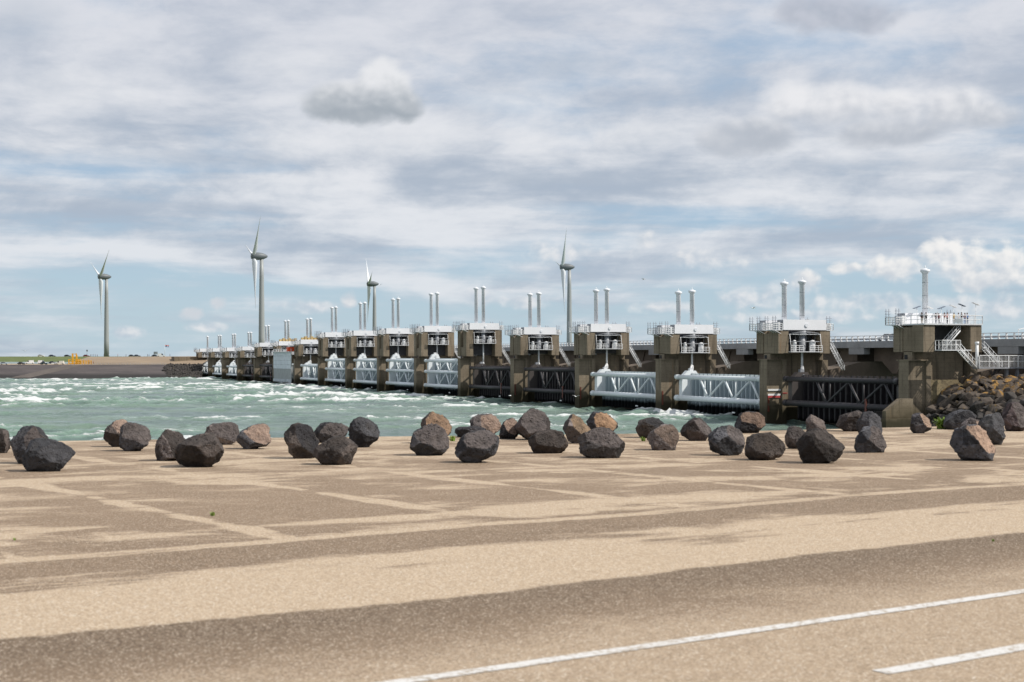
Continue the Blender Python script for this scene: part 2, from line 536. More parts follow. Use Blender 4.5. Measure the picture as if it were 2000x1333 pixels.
@mat('boulder_rock')
def _(n, b):
    p = n.coord('Object')
    oi = n.new('ShaderNodeObjectInfo').outputs['Random']
    p = n.vadd(p, n.vscale(n.vec(oi, oi, oi), (37.0, 11.0, 5.0)))
    col = n.attr('facet', 'Color')
    a = n.noise(p, 2.2, 5, 0.6)
    f = n.noise(p, 7.0, 8, 0.72)
    pit = n.voronoi(n.vadd(p, n.vscale(n.noise(p, 6.0, 3, 0.6, col=True), (0.08, 0.08, 0.08))), 16.0)
    vor = n.voronoi(p, 34.0)
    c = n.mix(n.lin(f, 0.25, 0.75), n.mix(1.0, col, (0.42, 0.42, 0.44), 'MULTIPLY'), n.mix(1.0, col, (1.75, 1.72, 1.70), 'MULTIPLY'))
    c = n.mix(n.sstep(a, 0.55, 0.72, 0, 0.40), c, (0.060, 0.052, 0.047))
    pits = n.sstep(pit, 0.26, 0.10, 0, 0.75)
    pits = n.mul(pits, n.sstep(a, 0.42, 0.58))
    c = n.mix(pits, c, (0.013, 0.012, 0.012))
    lich = n.noise(p, 12.0, 4, 0.7)
    c = n.mix(n.sstep(lich, 0.70, 0.78, 0, 0.6), c, (0.25, 0.22, 0.18))
    n.put(b.inputs['Base Color'], c)
    b.inputs['Roughness'].default_value = 0.85
    b.inputs['Specular IOR Level'].default_value = 0.3
    h = n.add(n.mul(f, 1.0), n.add(n.mul(pits, -0.7), n.mul(vor, 0.12)))
    n.put(b.inputs['Normal'], n.bump(h, 1.0, 0.09))


def rock_material(name, c0, c1, lichen, amount):
    m = bpy.data.materials.new(name)
    m.use_nodes = True
    n = NT(m.node_tree)
    b = m.node_tree.nodes['Principled BSDF']
    p = n.pos()
    f = n.noise(p, 1.6, 7, 0.7)
    r = n.new('ShaderNodeObjectInfo').outputs['Random']
    c = n.mix(n.lin(f, 0.3, 0.7), c0, c1)
    c = n.mix(n.mul(r, 0.5), c, tuple(v * 1.5 for v in c1))
    l = n.noise(p, 0.9, 5, 0.7)
    nz = n.xyz(n.new('ShaderNodeNewGeometry').outputs['Normal'])[2]
    lf = n.mul(n.sstep(l, 0.62 - amount, 0.72 - amount), n.sstep(nz, -0.1, 0.7, 0.25, 1.0))
    c = n.mix(n.mul(lf, 0.85), c, lichen)
    n.put(b.inputs['Base Color'], c)
    b.inputs['Roughness'].default_value = 0.92
    n.put(b.inputs['Normal'], n.bump(f, 0.8, 0.25))
    MATS[name] = m


rock_material('riprap_dark', (0.013, 0.012, 0.012), (0.055, 0.048, 0.043), (0.14, 0.12, 0.045), 0.02)
rock_material('riprap_brown', (0.028, 0.023, 0.020), (0.095, 0.074, 0.057), (0.22, 0.13, 0.03), 0.04)
rock_material('riprap_lichen', (0.032, 0.025, 0.021), (0.10, 0.077, 0.059), (0.33, 0.175, 0.03), 0.12)


@mat('slope_earth')
def _(n, b):
    p = n.pos()
    f = n.noise(p, 0.8, 6, 0.7)
    n.put(b.inputs['Base Color'], n.mix(f, (0.016, 0.014, 0.013), (0.06, 0.05, 0.04)))
    b.inputs['Roughness'].default_value = 0.95


@mat('dike_asphalt')
def _(n, b):
    p = n.pos()
    x, y, z = n.xyz(p)
    f = n.noise(n.vscale(p, (0.12, 0.5, 0.5)), 0.5, 6, 0.65)
    g = n.noise(p, 0.5, 5, 0.7)
    c = n.mix(n.lin(f, 0.3, 0.7), (0.048, 0.040, 0.042), (0.098, 0.083, 0.078))
    c = n.mix(n.sstep(g, 0.5, 0.75, 0, 0.5), c, (0.045, 0.038, 0.038))
    w = n.mul(n.noise(n.vscale(p, (0.05, 0.05, 1)), 1.0, 4, 0.6), 2.0)
    c = n.mix(n.sstep(n.add(z, w), WATER + 4.6, WATER + 2.6, 0, 0.9), c, (0.014, 0.013, 0.012))
    n.put(b.inputs['Base Color'], c)
    b.inputs['Roughness'].default_value = 0.9


@mat('dike_revetment')
def _(n, b):
    p = n.pos()
    f = n.noise(n.vscale(p, (0.15, 0.6, 0.6)), 0.6, 6, 0.65)
    g = n.noise(p, 0.7, 5, 0.7)
    c = n.mix(n.lin(f, 0.3, 0.7), (0.20, 0.148, 0.10), (0.30, 0.225, 0.15))
    c = n.mix(n.sstep(g, 0.5, 0.75, 0, 0.4), c, (0.16, 0.12, 0.085))
    n.put(b.inputs['Base Color'], c)
    b.inputs['Roughness'].default_value = 0.92


@mat('berm_paving')
def _(n, b):
    p = n.pos()
    g = n.noise(p, 0.25, 6, 0.7)
    n.put(b.inputs['Base Color'], n.mix(n.lin(g, 0.3, 0.7), (0.27, 0.21, 0.145), (0.40, 0.32, 0.23)))
    b.inputs['Roughness'].default_value = 0.92


@mat('dike_grass')
def _(n, b):
    p = n.pos()
    g = n.noise(n.vscale(p, (0.2, 0.6, 0.6)), 0.5, 7, 0.7)
    n.put(b.inputs['Base Color'], n.mix(n.lin(g, 0.3, 0.7), (0.055, 0.085, 0.02), (0.13, 0.15, 0.045)))
    b.inputs['Roughness'].default_value = 0.95


@mat('grass_blade')
def _(n, b):
    g = n.noise(n.pos(), 30.0, 2, 0.5)
    n.put(b.inputs['Base Color'], n.mix(g, (0.10, 0.20, 0.02), (0.30, 0.40, 0.07)))
    b.inputs['Roughness'].default_value = 0.7


def paint(name, col):
    if name not in MATS:
        simple(name, col, 0.3, 0.03, 1.0, spec=0.5)
    return name


# ------------------------------------------------------------------ mesh builder
class MB:
    def __init__(self):
        self.v, self.f, self.s, self.mi = [], [], [], []

    def _add(self, vs, fs, smooth=False, mi=0):
        o = len(self.v)
        self.v += [tuple(q) for q in vs]
        self.f += [tuple(i + o for i in f) for f in fs]
        self.s += [smooth] * len(fs)
        self.mi += [mi] * len(fs)
        return self

    def box(self, x0, x1, y0, y1, z0, z1, mi=0):
        vs = [(x0, y0, z0), (x1, y0, z0), (x1, y1, z0), (x0, y1, z0), (x0, y0, z1), (x1, y0, z1), (x1, y1, z1), (x0, y1, z1)]
        fs = [(0, 3, 2, 1), (4, 5, 6, 7), (0, 1, 5, 4), (1, 2, 6, 5), (2, 3, 7, 6), (3, 0, 4, 7)]
        return self._add(vs, fs, False, mi)

    def prism(self, poly, axis, a0, a1, mi=0):
        """poly = outline in the two other axes (in x,y,z order), pushed along axis from a0 to a1"""
        def P(u, w, a):
            return {'x': (a, u, w), 'y': (u, a, w), 'z': (u, w, a)}[axis]
        k = len(poly)
        vs = [P(u, w, a0) for u, w in poly] + [P(u, w, a1) for u, w in poly]
        fs = [tuple(range(k)), tuple(range(2 * k - 1, k - 1, -1))]
        fs += [(i, i + k, (i + 1) % k + k, (i + 1) % k) for i in range(k)]
        return self._add(vs, fs, False, mi)

    def tube(self, p0, p1, r0, r1=None, n=8, cap=True, mi=0):
        r1 = r0 if r1 is None else r1
        p0, p1 = Vector(p0), Vector(p1)
        d = (p1 - p0).normalized()
        a = d.orthogonal().normalized()
        b = d.cross(a)
        vs = []
        for p, r in ((p0, r0), (p1, r1)):
            for i in range(n):
                t = 2 * math.pi * i / n
                vs.append(p + (a * math.cos(t) + b * math.sin(t)) * r)
        fs = [(i, (i + 1) % n, (i + 1) % n + n, i + n) for i in range(n)]
        self._add(vs, fs, True, mi)
        if cap:
            o = len(self.v) - 2 * n
            self.f += [tuple(o + i for i in range(n - 1, -1, -1)), tuple(o + n + i for i in range(n))]
            self.s += [False, False]
            self.mi += [mi, mi]
        return self

    def lathe(self, prof, n=14, axis='z', c=(0, 0, 0), mi=0):
        vs, fs = [], []
        for r, h in prof:
            for i in range(n):
                t = 2 * math.pi * i / n
                q = (r * math.cos(t), r * math.sin(t), h)
                if axis == 'x':
                    q = (h, r * math.cos(t), r * math.sin(t))
                if axis == 'y':
                    q = (r * math.cos(t), h, r * math.sin(t))
                vs.append((q[0] + c[0], q[1] + c[1], q[2] + c[2]))
        m = len(prof)
        for j in range(m - 1):
            for i in range(n):
                fs.append((j * n + i, j * n + (i + 1) % n, (j + 1) * n + (i + 1) % n, (j + 1) * n + i))
        self._add(vs, fs, True, mi)
        o = len(self.v) - m * n
        self.f += [tuple(o + i for i in range(n - 1, -1, -1)), tuple(o + (m - 1) * n + i for i in range(n))]
        self.s += [False, False]
        self.mi += [mi, mi]
        return self

    def mesh(self, name, mats):
        me = bpy.data.meshes.new(name)
        me.from_pydata(self.v, [], self.f)
        for k in ([mats] if isinstance(mats, str) else mats):
            me.materials.append(MATS[k])
        me.polygons.foreach_set('use_smooth', self.s)
        me.polygons.foreach_set('material_index', self.mi)
        bm = bmesh.new()
        bm.from_mesh(me)
        bmesh.ops.recalc_face_normals(bm, faces=bm.faces)
        bm.to_mesh(me)
        bm.free()
        me.update()
        return me

    def build(self, name, mats, parent=None, loc=None, rz=0.0):
        o = bpy.data.objects.new(name, self.mesh(name, mats))
        COL.objects.link(o)
        if loc is not None:
            o.location = loc
        o.rotation_euler = (0, 0, rz)
        if parent is not None:
            o.parent = parent
        return o


def empty(name, loc, rz=0.0):
    o = bpy.data.objects.new(name, None)
    COL.objects.link(o)
    o.location = loc
    o.rotation_euler = (0, 0, rz)
    o.empty_display_size = 0.5
    return o


def tag(o, label, cat, group=None, kind=None):
    if label:
        o['label'] = label
    if cat:
        o['category'] = cat
    if group:
        o['group'] = group
    if kind:
        o['kind'] = kind
    return o


def structure(o):
    o['kind'] = 'structure'
    return o


def stuff(o):
    o['kind'] = 'stuff'
    return o


def copy_tree(o, parent=None):
    c = o.copy()
    COL.objects.link(c)
    c.parent = parent
    for ch in o.children:
        copy_tree(ch, c)
    return c


def shared(name, me, parent=None, loc=(0, 0, 0), rot=(0, 0, 0), scale=(1, 1, 1)):
    o = bpy.data.objects.new(name, me)
    COL.objects.link(o)
    o.location = loc
    o.rotation_euler = rot
    o.scale = scale
    o.parent = parent
    return o


def at(px, py, Y):
    """a point on the sight line of a photograph pixel, Y metres away"""
    return Vector(((px - 1000) * Y / FPX, Y, EYE - (py - HZ) * Y / FPX))


def on_lot(px, py):
    Y = EYE * FPX / (py - HZ)
    return Vector(((px - 1000) * Y / FPX, Y, 0.0))


ORD = ['first', 'second', 'third', 'fourth', 'fifth', 'sixth', 'seventh', 'eighth', 'ninth', 'tenth', 'eleventh', 'twelfth',
       'thirteenth', 'fourteenth', 'fifteenth', 'sixteenth', 'seventeenth']

# ------------------------------------------------------------------ noise on arrays
def _hash(ix, iy, seed):
    h = (ix.astype(np.int64) * 374761393 + iy.astype(np.int64) * 668265263 + seed * 982451653) & 0xffffffff
    h = ((h ^ (h >> 13)) * 1274126177) & 0xffffffff
    return ((h ^ (h >> 16)) & 0xffff) / 65535.0


def vnoise(x, y, seed=0):
    ix, iy = np.floor(x), np.floor(y)
    fx, fy = x - ix, y - iy
    fx = fx * fx * fx * (fx * (fx * 6 - 15) + 10)
    fy = fy * fy * fy * (fy * (fy * 6 - 15) + 10)
    a, b = _hash(ix, iy, seed), _hash(ix + 1, iy, seed)
    c, d = _hash(ix, iy + 1, seed), _hash(ix + 1, iy + 1, seed)
    return (a * (1 - fx) + b * fx) * (1 - fy) + (c * (1 - fx) + d * fx) * fy


def fbm(x, y, seed=0, o=4):
    s, a, t = 0, 0.5, 0
    for i in range(o):
        s = s + a * vnoise(x * 2 ** i, y * 2 ** i, seed + i * 17)
        t += a
        a *= 0.5
    return s / t


# ------------------------------------------------------------------ water
def build_water():
    ts = np.concatenate([[-14, -5, -2, -1, -0.6], np.linspace(-0.40, 0.40, 270), [0.6, 1, 2, 5, 14]])
    ys = [46.0]
    while ys[-1] < 1000:
        ys.append(ys[-1] * 1.0034)
    ys = np.array(ys + [1100, 1400, 2000, 4000, 9000, 26000])
    T, Y = np.meshgrid(ts, ys)
    X = T * Y
    calm = np.clip((0.42 - np.abs(T)) / 0.03, 0, 1) * np.clip((1000 - Y) / 40, 0, 1)
    wx = X + 6 * (fbm(X / 23, Y / 23, 91, 3) - 0.5) * 2
    wy = Y + 6 * (fbm(X / 23 + 40, Y / 23, 55, 3) - 0.5) * 2
    r1 = 1 - np.abs(2 * fbm(wx / 13, wy / 9.0, 1, 3) - 1)
    r2 = 1 - np.abs(2 * fbm(wx / 5.5, wy / 4.4, 31, 3) - 1)
    r3 = fbm(X / 3.0, Y / 2.2, 61, 3)
    rough = 0.35 + 1.15 * np.clip((fbm(X / 60, Y / 30, 77, 3) - 0.32) / 0.34, 0, 1)
    h = (1.0 * r1 ** 4 + 0.70 * r2 ** 3 + 0.40 * r3 - 0.7) * rough
    foam = np.clip(1.5 * r1 ** 5 * (0.3 + 0.8 * r2) + 0.75 * (r2 ** 6) - 0.42, 0, 2) * rough * 0.72
    foam *= 0.42 + 0.8 * np.clip((fbm(X / 34, Y / 14, 7, 4) - 0.35) / 0.3, 0, 1)
    # race of white water along the foot of the piers
    up = (-math.sin(ALPHA), math.cos(ALPHA))
    vp = (math.cos(ALPHA), math.sin(ALPHA))
    dv = (X - P0.x) * vp[0] + (Y - P0.y) * vp[1]
    du = (X - P0.x) * up[0] + (Y - P0.y) * up[1]
    near = np.exp(-((dv + 14) / 9.0) ** 2) * (du > -6)
    foam += near * (fbm(X / 13, Y / 6, 5, 4) - 0.48) * 1.0
    foam += np.exp(-((dv + 45) / 34.0) ** 2) * (fbm(X / 22, Y / 8, 15, 4) - 0.47) * 0.8
    z = WATER + h * calm
    nv = X.size
    co = np.empty((nv, 3), dtype=np.float32)
    co[:, 0], co[:, 1], co[:, 2] = X.ravel(), Y.ravel(), z.ravel()
    nr, nc = X.shape
    i = np.arange(nv).reshape(nr, nc)
    q = np.stack([i[:-1, :-1], i[:-1, 1:], i[1:, 1:], i[1:, :-1]], -1).reshape(-1, 4)
    me = bpy.data.meshes.new('water')
    me.vertices.add(nv)
    me.vertices.foreach_set('co', co.ravel())
    me.loops.add(q.size)
    me.loops.foreach_set('vertex_index', q.ravel().astype(np.int32))
    me.polygons.add(len(q))
    me.polygons.foreach_set('loop_start', np.arange(0, q.size, 4, dtype=np.int32))
    me.polygons.foreach_set('use_smooth', np.ones(len(q), dtype=bool))
    for nm, arr in (('foam', foam * calm), ('crest', np.clip(h / 0.7, 0, 1) * calm)):
        a = me.attributes.new(nm, 'FLOAT', 'POINT')
        a.data.foreach_set('value', np.clip(arr, 0, 2).ravel().astype(np.float32))
    me.update()
    me.validate()
    me.materials.append(MATS['water'])
    o = bpy.data.objects.new('water', me)
    COL.objects.link(o)
    structure(o)


# barrier axis, found from the vanishing row of the towers
ALPHA = R(20.6)
U = Vector((-math.sin(ALPHA), math.cos(ALPHA), 0))       # along the barrier, away
V = Vector((math.cos(ALPHA), math.sin(ALPHA), 0))        # across it, away to the right
P0 = Vector((69.45, 250.9, WATER))
SPACING = 45.0
build_water()


def zl(e):
    """height above eye level -> height above the water"""
    return e + EYE - WATER


# ------------------------------------------------------------------ parking ground
EDGE = [(-140, -12), (-60, 14.5), (-30, 24.5), (-16, 28.9), (-8.66, 31.1), (-4.68, 32.3), (-1.6, 32.9), (2.7, 33.9),
        (8.25, 36.4), (12, 38.3), (18, 41), (40, 50), (140, 90)]


def build_lot():
    b = MB()
    xs = [e[0] for e in EDGE]
    vs = [(x, y, 0.0) for x, y in EDGE] + [(x, -140.0, 0.0) for x in xs]
    k = len(EDGE)
    b._add(vs, [(i, i + k, i + 1 + k, i + 1) for i in range(k - 1)])
    structure(b.build('parking_ground', 'paving'))
    # bank from the edge of the paving down into the water
    b = MB()
    vs = [(x, y, -0.002) for x, y in EDGE] + [(x - 0.4, y + 1.0, -0.25) for x, y in EDGE] + [(x - 11, y + 29, WATER - 1.5) for x, y in EDGE]
    fs = [(i, i + 1, i + 1 + k, i + k) for i in range(k - 1)] + [(i + k, i + 1 + k, i + 1 + 2 * k, i + 2 * k) for i in range(k - 1)]
    b._add(vs, fs)
    structure(b.build('shore_bank', 'slope_earth'))
    # painted lines: thin coats 4 mm above the paving
    for (a, c) in (((-1.6, None), (30, None)), ((2.0, None), (30, None))):
        pass

    def stripe(t_mid, s0, s1, w):
        m = MB()
        n = int((s1 - s0) / 0.25)
        vs, fs = [], []
        for i in range(n + 1):
            s = s0 + (s1 - s0) * i / n
            j0 = (mnoise.noise((s * 3.1, t_mid, 0)) * 0.012)
            j1 = (mnoise.noise((s * 3.1, t_mid, 5)) * 0.012)
            for tt in (t_mid - w / 2 + j0, t_mid + w / 2 + j1):
                q = E1 * s + E2 * tt
                vs.append((q.x, q.y, 0.004))
        fs = [(2 * i, 2 * i + 2, 2 * i + 3, 2 * i + 1) for i in range(n)]
        m._add(vs, fs)
        structure(m.build('painted_line', 'line_paint'))
    stripe(6.84, -2.0, 34.0, 0.115)
    stripe(5.53, 6.45, 34.0, 0.125)


build_lot()


# ------------------------------------------------------------------ boulders
def Z(off, s, pts):
    return [(off[0] + x / s, off[1] + y / s) for x, y in pts]


G, B_, T_, D_, P_ = (0.058, 0.058, 0.063), (0.050, 0.042, 0.038), (0.26, 0.190, 0.150), (0.033, 0.032, 0.035), (0.100, 0.086, 0.082)
A3, A4, A5, A6 = (0, 780), (500, 780), (980, 770), (1440, 740)
S6 = 3.571
# outline, base colour, colour of broken faces (or None), how many such faces, label
BOULDERS = [
    (Z(A3, 4, [(-60, 240), (0, 225), (45, 240), (50, 330), (45, 420), (-20, 425), (-60, 350)]), B_, None, 0,
     'brown boulder cut off by the left edge of the picture'),
    (Z(A3, 4, [(45, 290), (110, 225), (200, 205), (260, 225), (295, 270), (340, 275), (352, 310), (330, 420), (200, 500), (110, 512), (60, 460), (50, 370)]), G, P_, 1,
     'large grey boulder just behind the leftmost front boulder'),
    (Z(A3, 4, [(125, 470), (165, 440), (205, 330), (240, 310), (330, 315), (390, 303), (470, 325), (525, 385), (535, 440), (490, 550), (430, 570), (165, 572), (135, 520)]), (0.037, 0.038, 0.042), G, 1,
     'big blue grey boulder with a notched top, front left of the lot'),
    (Z(A3, 4, [(785, 310), (800, 240), (850, 195), (930, 155), (960, 175), (985, 200), (960, 300), (920, 370), (850, 378), (800, 345)]), B_, T_, 1,
     'pointed dark boulder with a pinkish scar, left one of a touching pair'),
    (Z(A3, 4, [(900, 330), (910, 240), (950, 190), (1010, 178), (1090, 210), (1135, 260), (1150, 325), (1120, 395), (1060, 408), (950, 412), (905, 390)]), G, P_, 2,
     'round grey boulder with a yellowish foot, right one of a touching pair'),
    (Z(A3, 4, [(1183, 400), (1205, 310), (1240, 250), (1310, 232), (1380, 245), (1435, 290), (1440, 400), (1380, 480), (1210, 487), (1185, 450)]), P_, B_, 2,
     'reddish boulder with a black underside behind the big brown wedge'),
    (Z(A3, 4, [(1312, 500), (1345, 400), (1420, 320), (1500, 275), (1590, 260), (1650, 270), (1690, 330), (1715, 400), (1722, 500), (1690, 535), (1480, 540), (1330, 525)]), B_, None, 1,
     'big brown wedge shaped boulder on the left of the lot'),
    (Z(A3, 4, [(1580, 255), (1650, 185), (1720, 178), (1810, 185), (1855, 250), (1840, 320), (1800, 358), (1710, 360), (1640, 330)]), P_, P_, 2,
     'pale brown flat topped boulder right behind the brown wedge'),
    (Z(A3, 4, [(1830, 330), (1860, 250), (1930, 205), (2010, 190), (2070, 205), (2105, 265), (2085, 330), (2030, 395), (1870, 395), (1835, 375)]), G, T_, 2,
     'boulder with a sunlit pink right half beside the flat topped one'),
    (Z(A4, 4, [(203, 260), (220, 190), (300, 182), (390, 190), (420, 260), (450, 310), (480, 350), (450, 430), (400, 465), (240, 470), (230, 370)]), B_, D_, 1,
     'tall upright brown boulder with a black left side'),
    (Z(A4, 4, [(440, 240), (470, 180), (600, 178), (700, 190), (720, 230), (690, 280), (600, 320), (490, 345), (450, 300)]), D_, P_, 2,
     'wide boulder with a pale flat face between two dark ones'),
    (Z(A4, 4, [(430, 410), (450, 370), (520, 330), (600, 300), (700, 285), (760, 310), (785, 360), (775, 430), (730, 505), (600, 518), (520, 500), (490, 475)]), B_, None, 1,
     'rough brown boulder with a deep black hollow, in front of three others'),
    (Z(A4, 4, [(705, 270), (740, 200), (790, 135), (860, 160), (950, 195), (958, 220), (945, 290), (920, 360), (880, 380), (780, 378), (725, 330)]), D_, G, 2,
     'black boulder with a slanting roof like top'),
    (Z(A4, 4, [(1278, 200), (1300, 150), (1390, 95), (1450, 100), (1525, 155), (1530, 220), (1510, 330), (1450, 350), (1290, 340)]), B_, (0.225, 0.150, 0.098), 2,
     'tan boulder peeping out behind a smooth grey one'),
    (Z(A4, 4, [(1192, 310), (1210, 280), (1300, 250), (1380, 200), (1430, 190), (1500, 260), (1505, 360), (1490, 435), (1400, 440), (1235, 448), (1200, 380)]), G, P_, 2,
     'smooth grey angular boulder in front of a tan one'),
    (Z(A4, 4, [(1548, 212), (1640, 218), (1720, 210), (1800, 240), (1800, 300), (1570, 300)]), D_, None, 0,
     'low dark boulder almost hidden behind the rounded grey boulder'),
    (Z(A4, 4, [(1665, 200), (1685, 150), (1760, 115), (1850, 112), (1915, 160), (1925, 200), (1890, 280), (1780, 295), (1690, 280)]), P_, T_, 2,
     'pinkish boulder with a bright tan right side, at the back'),
    (Z(A4, 4, [(1545, 380), (1560, 310), (1640, 280), (1740, 240), (1830, 255), (1890, 290), (1902, 330), (1870, 400), (1815, 490), (1700, 505), (1590, 495), (1545, 440)]), G, P_, 1,
     'rounded grey boulder with a pinkish ridge, front row centre'),
    (Z(A4, 4, [(1898, 290), (1920, 210), (1960, 155), (2020, 145), (2055, 200), (2060, 290), (2030, 315), (1910, 312)]), D_, T_, 2,
     'small pointed boulder with a pink face at the back'),
    (Z(A5, 4, [(100, 240), (150, 170), (210, 120), (270, 110), (340, 140), (385, 210), (388, 280), (330, 330), (240, 362), (165, 360), (130, 310)]), (0.056, 0.046, 0.043), P_, 1,
     'tall rough brownish boulder standing highest in the middle row'),
    (Z(A5, 4, [(205, 410), (230, 345), (290, 290), (380, 275), (500, 285), (525, 340), (520, 430), (480, 460), (350, 470), (240, 465)]), (0.045, 0.036, 0.031), B_, 1,
     'low loaf shaped brown boulder in front of the tall one'),
    (Z(A5, 4, [(478, 270), (500, 220), (560, 155), (620, 160), (680, 200), (712, 270), (710, 350), (680, 390), (530, 388), (510, 310)]), P_, (0.195, 0.139, 0.090), 2,
     'boulder with a rough grey head and tan lower half'),
    (Z(A5, 4, [(665, 180), (690, 135), (780, 145), (870, 170), (915, 215), (900, 300), (800, 330), (710, 320), (680, 225)]), D_, (0.29, 0.185, 0.112), 2,
     'boulder with a bright orange tan slab face, at the back'),
    (Z(A5, 4, [(600, 400), (610, 310), (680, 285), (780, 258), (880, 262), (905, 310), (955, 360), (975, 410), (930, 505), (800, 500), (620, 508), (600, 470)]), (0.046, 0.042, 0.041), P_, 1,
     'large pitted grey boulder with two notches in its top edge'),
    (Z(A5, 4, [(1048, 290), (1080, 205), (1180, 190), (1250, 180), (1295, 210), (1300, 290), (1240, 345), (1090, 348), (1055, 325)]), B_, D_, 1,
     'brown boulder with green moss at its foot, behind a lighter one'),
    (Z(A5, 4, [(1145, 390), (1160, 320), (1200, 260), (1270, 235), (1340, 245), (1385, 300), (1400, 330), (1370, 440), (1250, 445), (1160, 440)]), P_, (0.150, 0.112, 0.090), 2,
     'light brownish grey boulder in front of the mossy footed one'),
    (Z(A5, 4, [(1405, 290), (1440, 230), (1510, 180), (1570, 190), (1640, 245), (1655, 290), (1620, 350), (1560, 370), (1430, 365), (1410, 330)]), (0.053, 0.043, 0.041), P_, 1,
     'brownish boulder with a triangular outline, standing free of its neighbours'),
    (Z(A5, 4, [(1625, 370), (1660, 310), (1720, 250), (1780, 240), (1860, 245), (1900, 300), (1920, 350), (1910, 440), (1880, 485), (1700, 480), (1640, 420)]), G, P_, 1,
     'dark grey boulder with a round belly touching a blocky one'),
    (Z(A6, S6, [(-5, 300), (20, 250), (90, 225), (150, 235), (200, 280), (210, 320), (170, 380), (40, 382), (5, 360)]), D_, (0.150, 0.105, 0.079), 2,
     'boulder with a pale brown face in front of the bar marked pier'),
    (Z(A6, S6, [(60, 440), (90, 395), (200, 380), (330, 372), (345, 440), (360, 490), (320, 560), (210, 572), (90, 565), (65, 500)]), B_, (0.053, 0.042, 0.035), 1,
     'blocky brown boulder left of the blackest boulder'),
    (Z(A6, S6, [(343, 400), (370, 335), (430, 328), (500, 350), (500, 470), (440, 492), (370, 490), (345, 440)]), P_, B_, 1,
     'small brown boulder squeezed behind the blackest boulder'),
    (Z(A6, S6, [(430, 345), (520, 350), (680, 350), (720, 400), (780, 490), (740, 550), (710, 595), (500, 597), (460, 540), (440, 450)]), (0.025, 0.021, 0.019), B_, 1,
     'large black brown boulder with yellow lichen and a pointed right end'),
    (Z(A6, S6, [(492, 310), (510, 248), (545, 255), (600, 285), (633, 310), (630, 400), (500, 400)]), P_, (0.128, 0.105, 0.094), 2,
     'pale grey pointed boulder rising behind the blackest boulder'),
    (Z(A6, S6, [(705, 320), (740, 265), (820, 225), (880, 220), (920, 250), (930, 320), (880, 365), (760, 370)]), (0.046, 0.038, 0.035), None, 0,
     'brown boulder with a long left slope, left of the stacked pair'),
    (Z(A6, S6, [(850, 300), (900, 230), (990, 225), (1030, 245), (1032, 340), (1000, 420), (860, 410)]), D_, G, 1,
     'dark boulder with a square top behind a light speckled one'),
    (Z(A6, S6, [(838, 470), (850, 390), (880, 330), (940, 320), (1010, 340), (1040, 400), (1068, 455), (1040, 520), (860, 520)]), G, P_, 2,
     'grey boulder with pale speckles in front of the square topped one'),
    (Z(A6, S6, [(1218, 330), (1230, 245), (1290, 235), (1340, 260), (1368, 295), (1380, 375), (1340, 384), (1240, 382)]), (0.053, 0.050, 0.053), (0.285, 0.203, 0.150), 2,
     'boulder split into a blue grey left and pink right half'),
    (Z(A6, S6, [(1455, 310), (1510, 255), (1590, 215), (1640, 245), (1680, 300), (1640, 355), (1500, 358)]), G, None, 1,
     'grey boulder with a dark underside at the foot of the rock slope'),
    (Z(A6, S6, [(1525, 490), (1560, 420), (1580, 330), (1650, 318), (1740, 330), (1800, 380), (1820, 440), (1848, 530), (1835, 578), (1580, 572), (1535, 540)]), G, (0.345, 0.240, 0.176), 2,
     'front right boulder with a bright pink slab across its top'),
    (Z(A6, S6, [(1710, 300), (1770, 240), (1860, 235), (1885, 300), (1905, 400), (1880, 455), (1840, 465), (1780, 440), (1730, 380)]), (0.053, 0.053, 0.055), G, 1,
     'smooth grey boulder behind the pink slab boulder'),
    (Z(A6, S6, [(1870, 240), (1920, 175), (2000, 160), (2060, 200), (2070, 330), (2010, 368), (1890, 370)]), (0.056, 0.043, 0.043), P_, 1,
     'large purplish brown boulder at the right edge of the picture'),
    (Z(A6, S6, [(1575, 330), (1640, 270), (1730, 300), (1750, 340), (1730, 380), (1600, 380)]), P_, T_, 1,
     'low reddish boulder wedged behind the pink slab boulder'),
]


def poly_radius(poly, cx, cz, th):
    """distance from the centre to the outline along each angle"""
    out = np.zeros_like(th)
    dx, dz = np.cos(th), np.sin(th)
    k = len(poly)
    for i in range(k):
        x1, z1 = poly[i][0] - cx, poly[i][1] - cz
        x2, z2 = poly[(i + 1) % k][0] - cx, poly[(i + 1) % k][1] - cz
        ex, ez = x2 - x1, z2 - z1
        den = dx * ez - dz * ex
        den = np.where(np.abs(den) < 1e-9, 1e-9, den)
        t = (x1 * ez - z1 * ex) / den
        s = (x1 * dz - z1 * dx) / den
        ok = (t > 0) & (s >= -1e-6) & (s <= 1 + 1e-6)
        out = np.where(ok, np.maximum(out, t), out)
    return out


def edge_row(px):
    """photograph row of the far edge of the paving"""
    return float(np.interp(px, [0, 165, 565, 850, 1240, 1680, 2000], [864, 861, 855, 852.5, 847.5, 837, 829]))


_ico = bmesh.new()
bmesh.ops.create_icosphere(_ico, subdivisions=5, radius=1.0)
ICO_V = np.array([v.co[:] for v in _ico.verts])
ICO_F = [tuple(v.index for v in f.verts) for f in _ico.faces]
_ico.free()


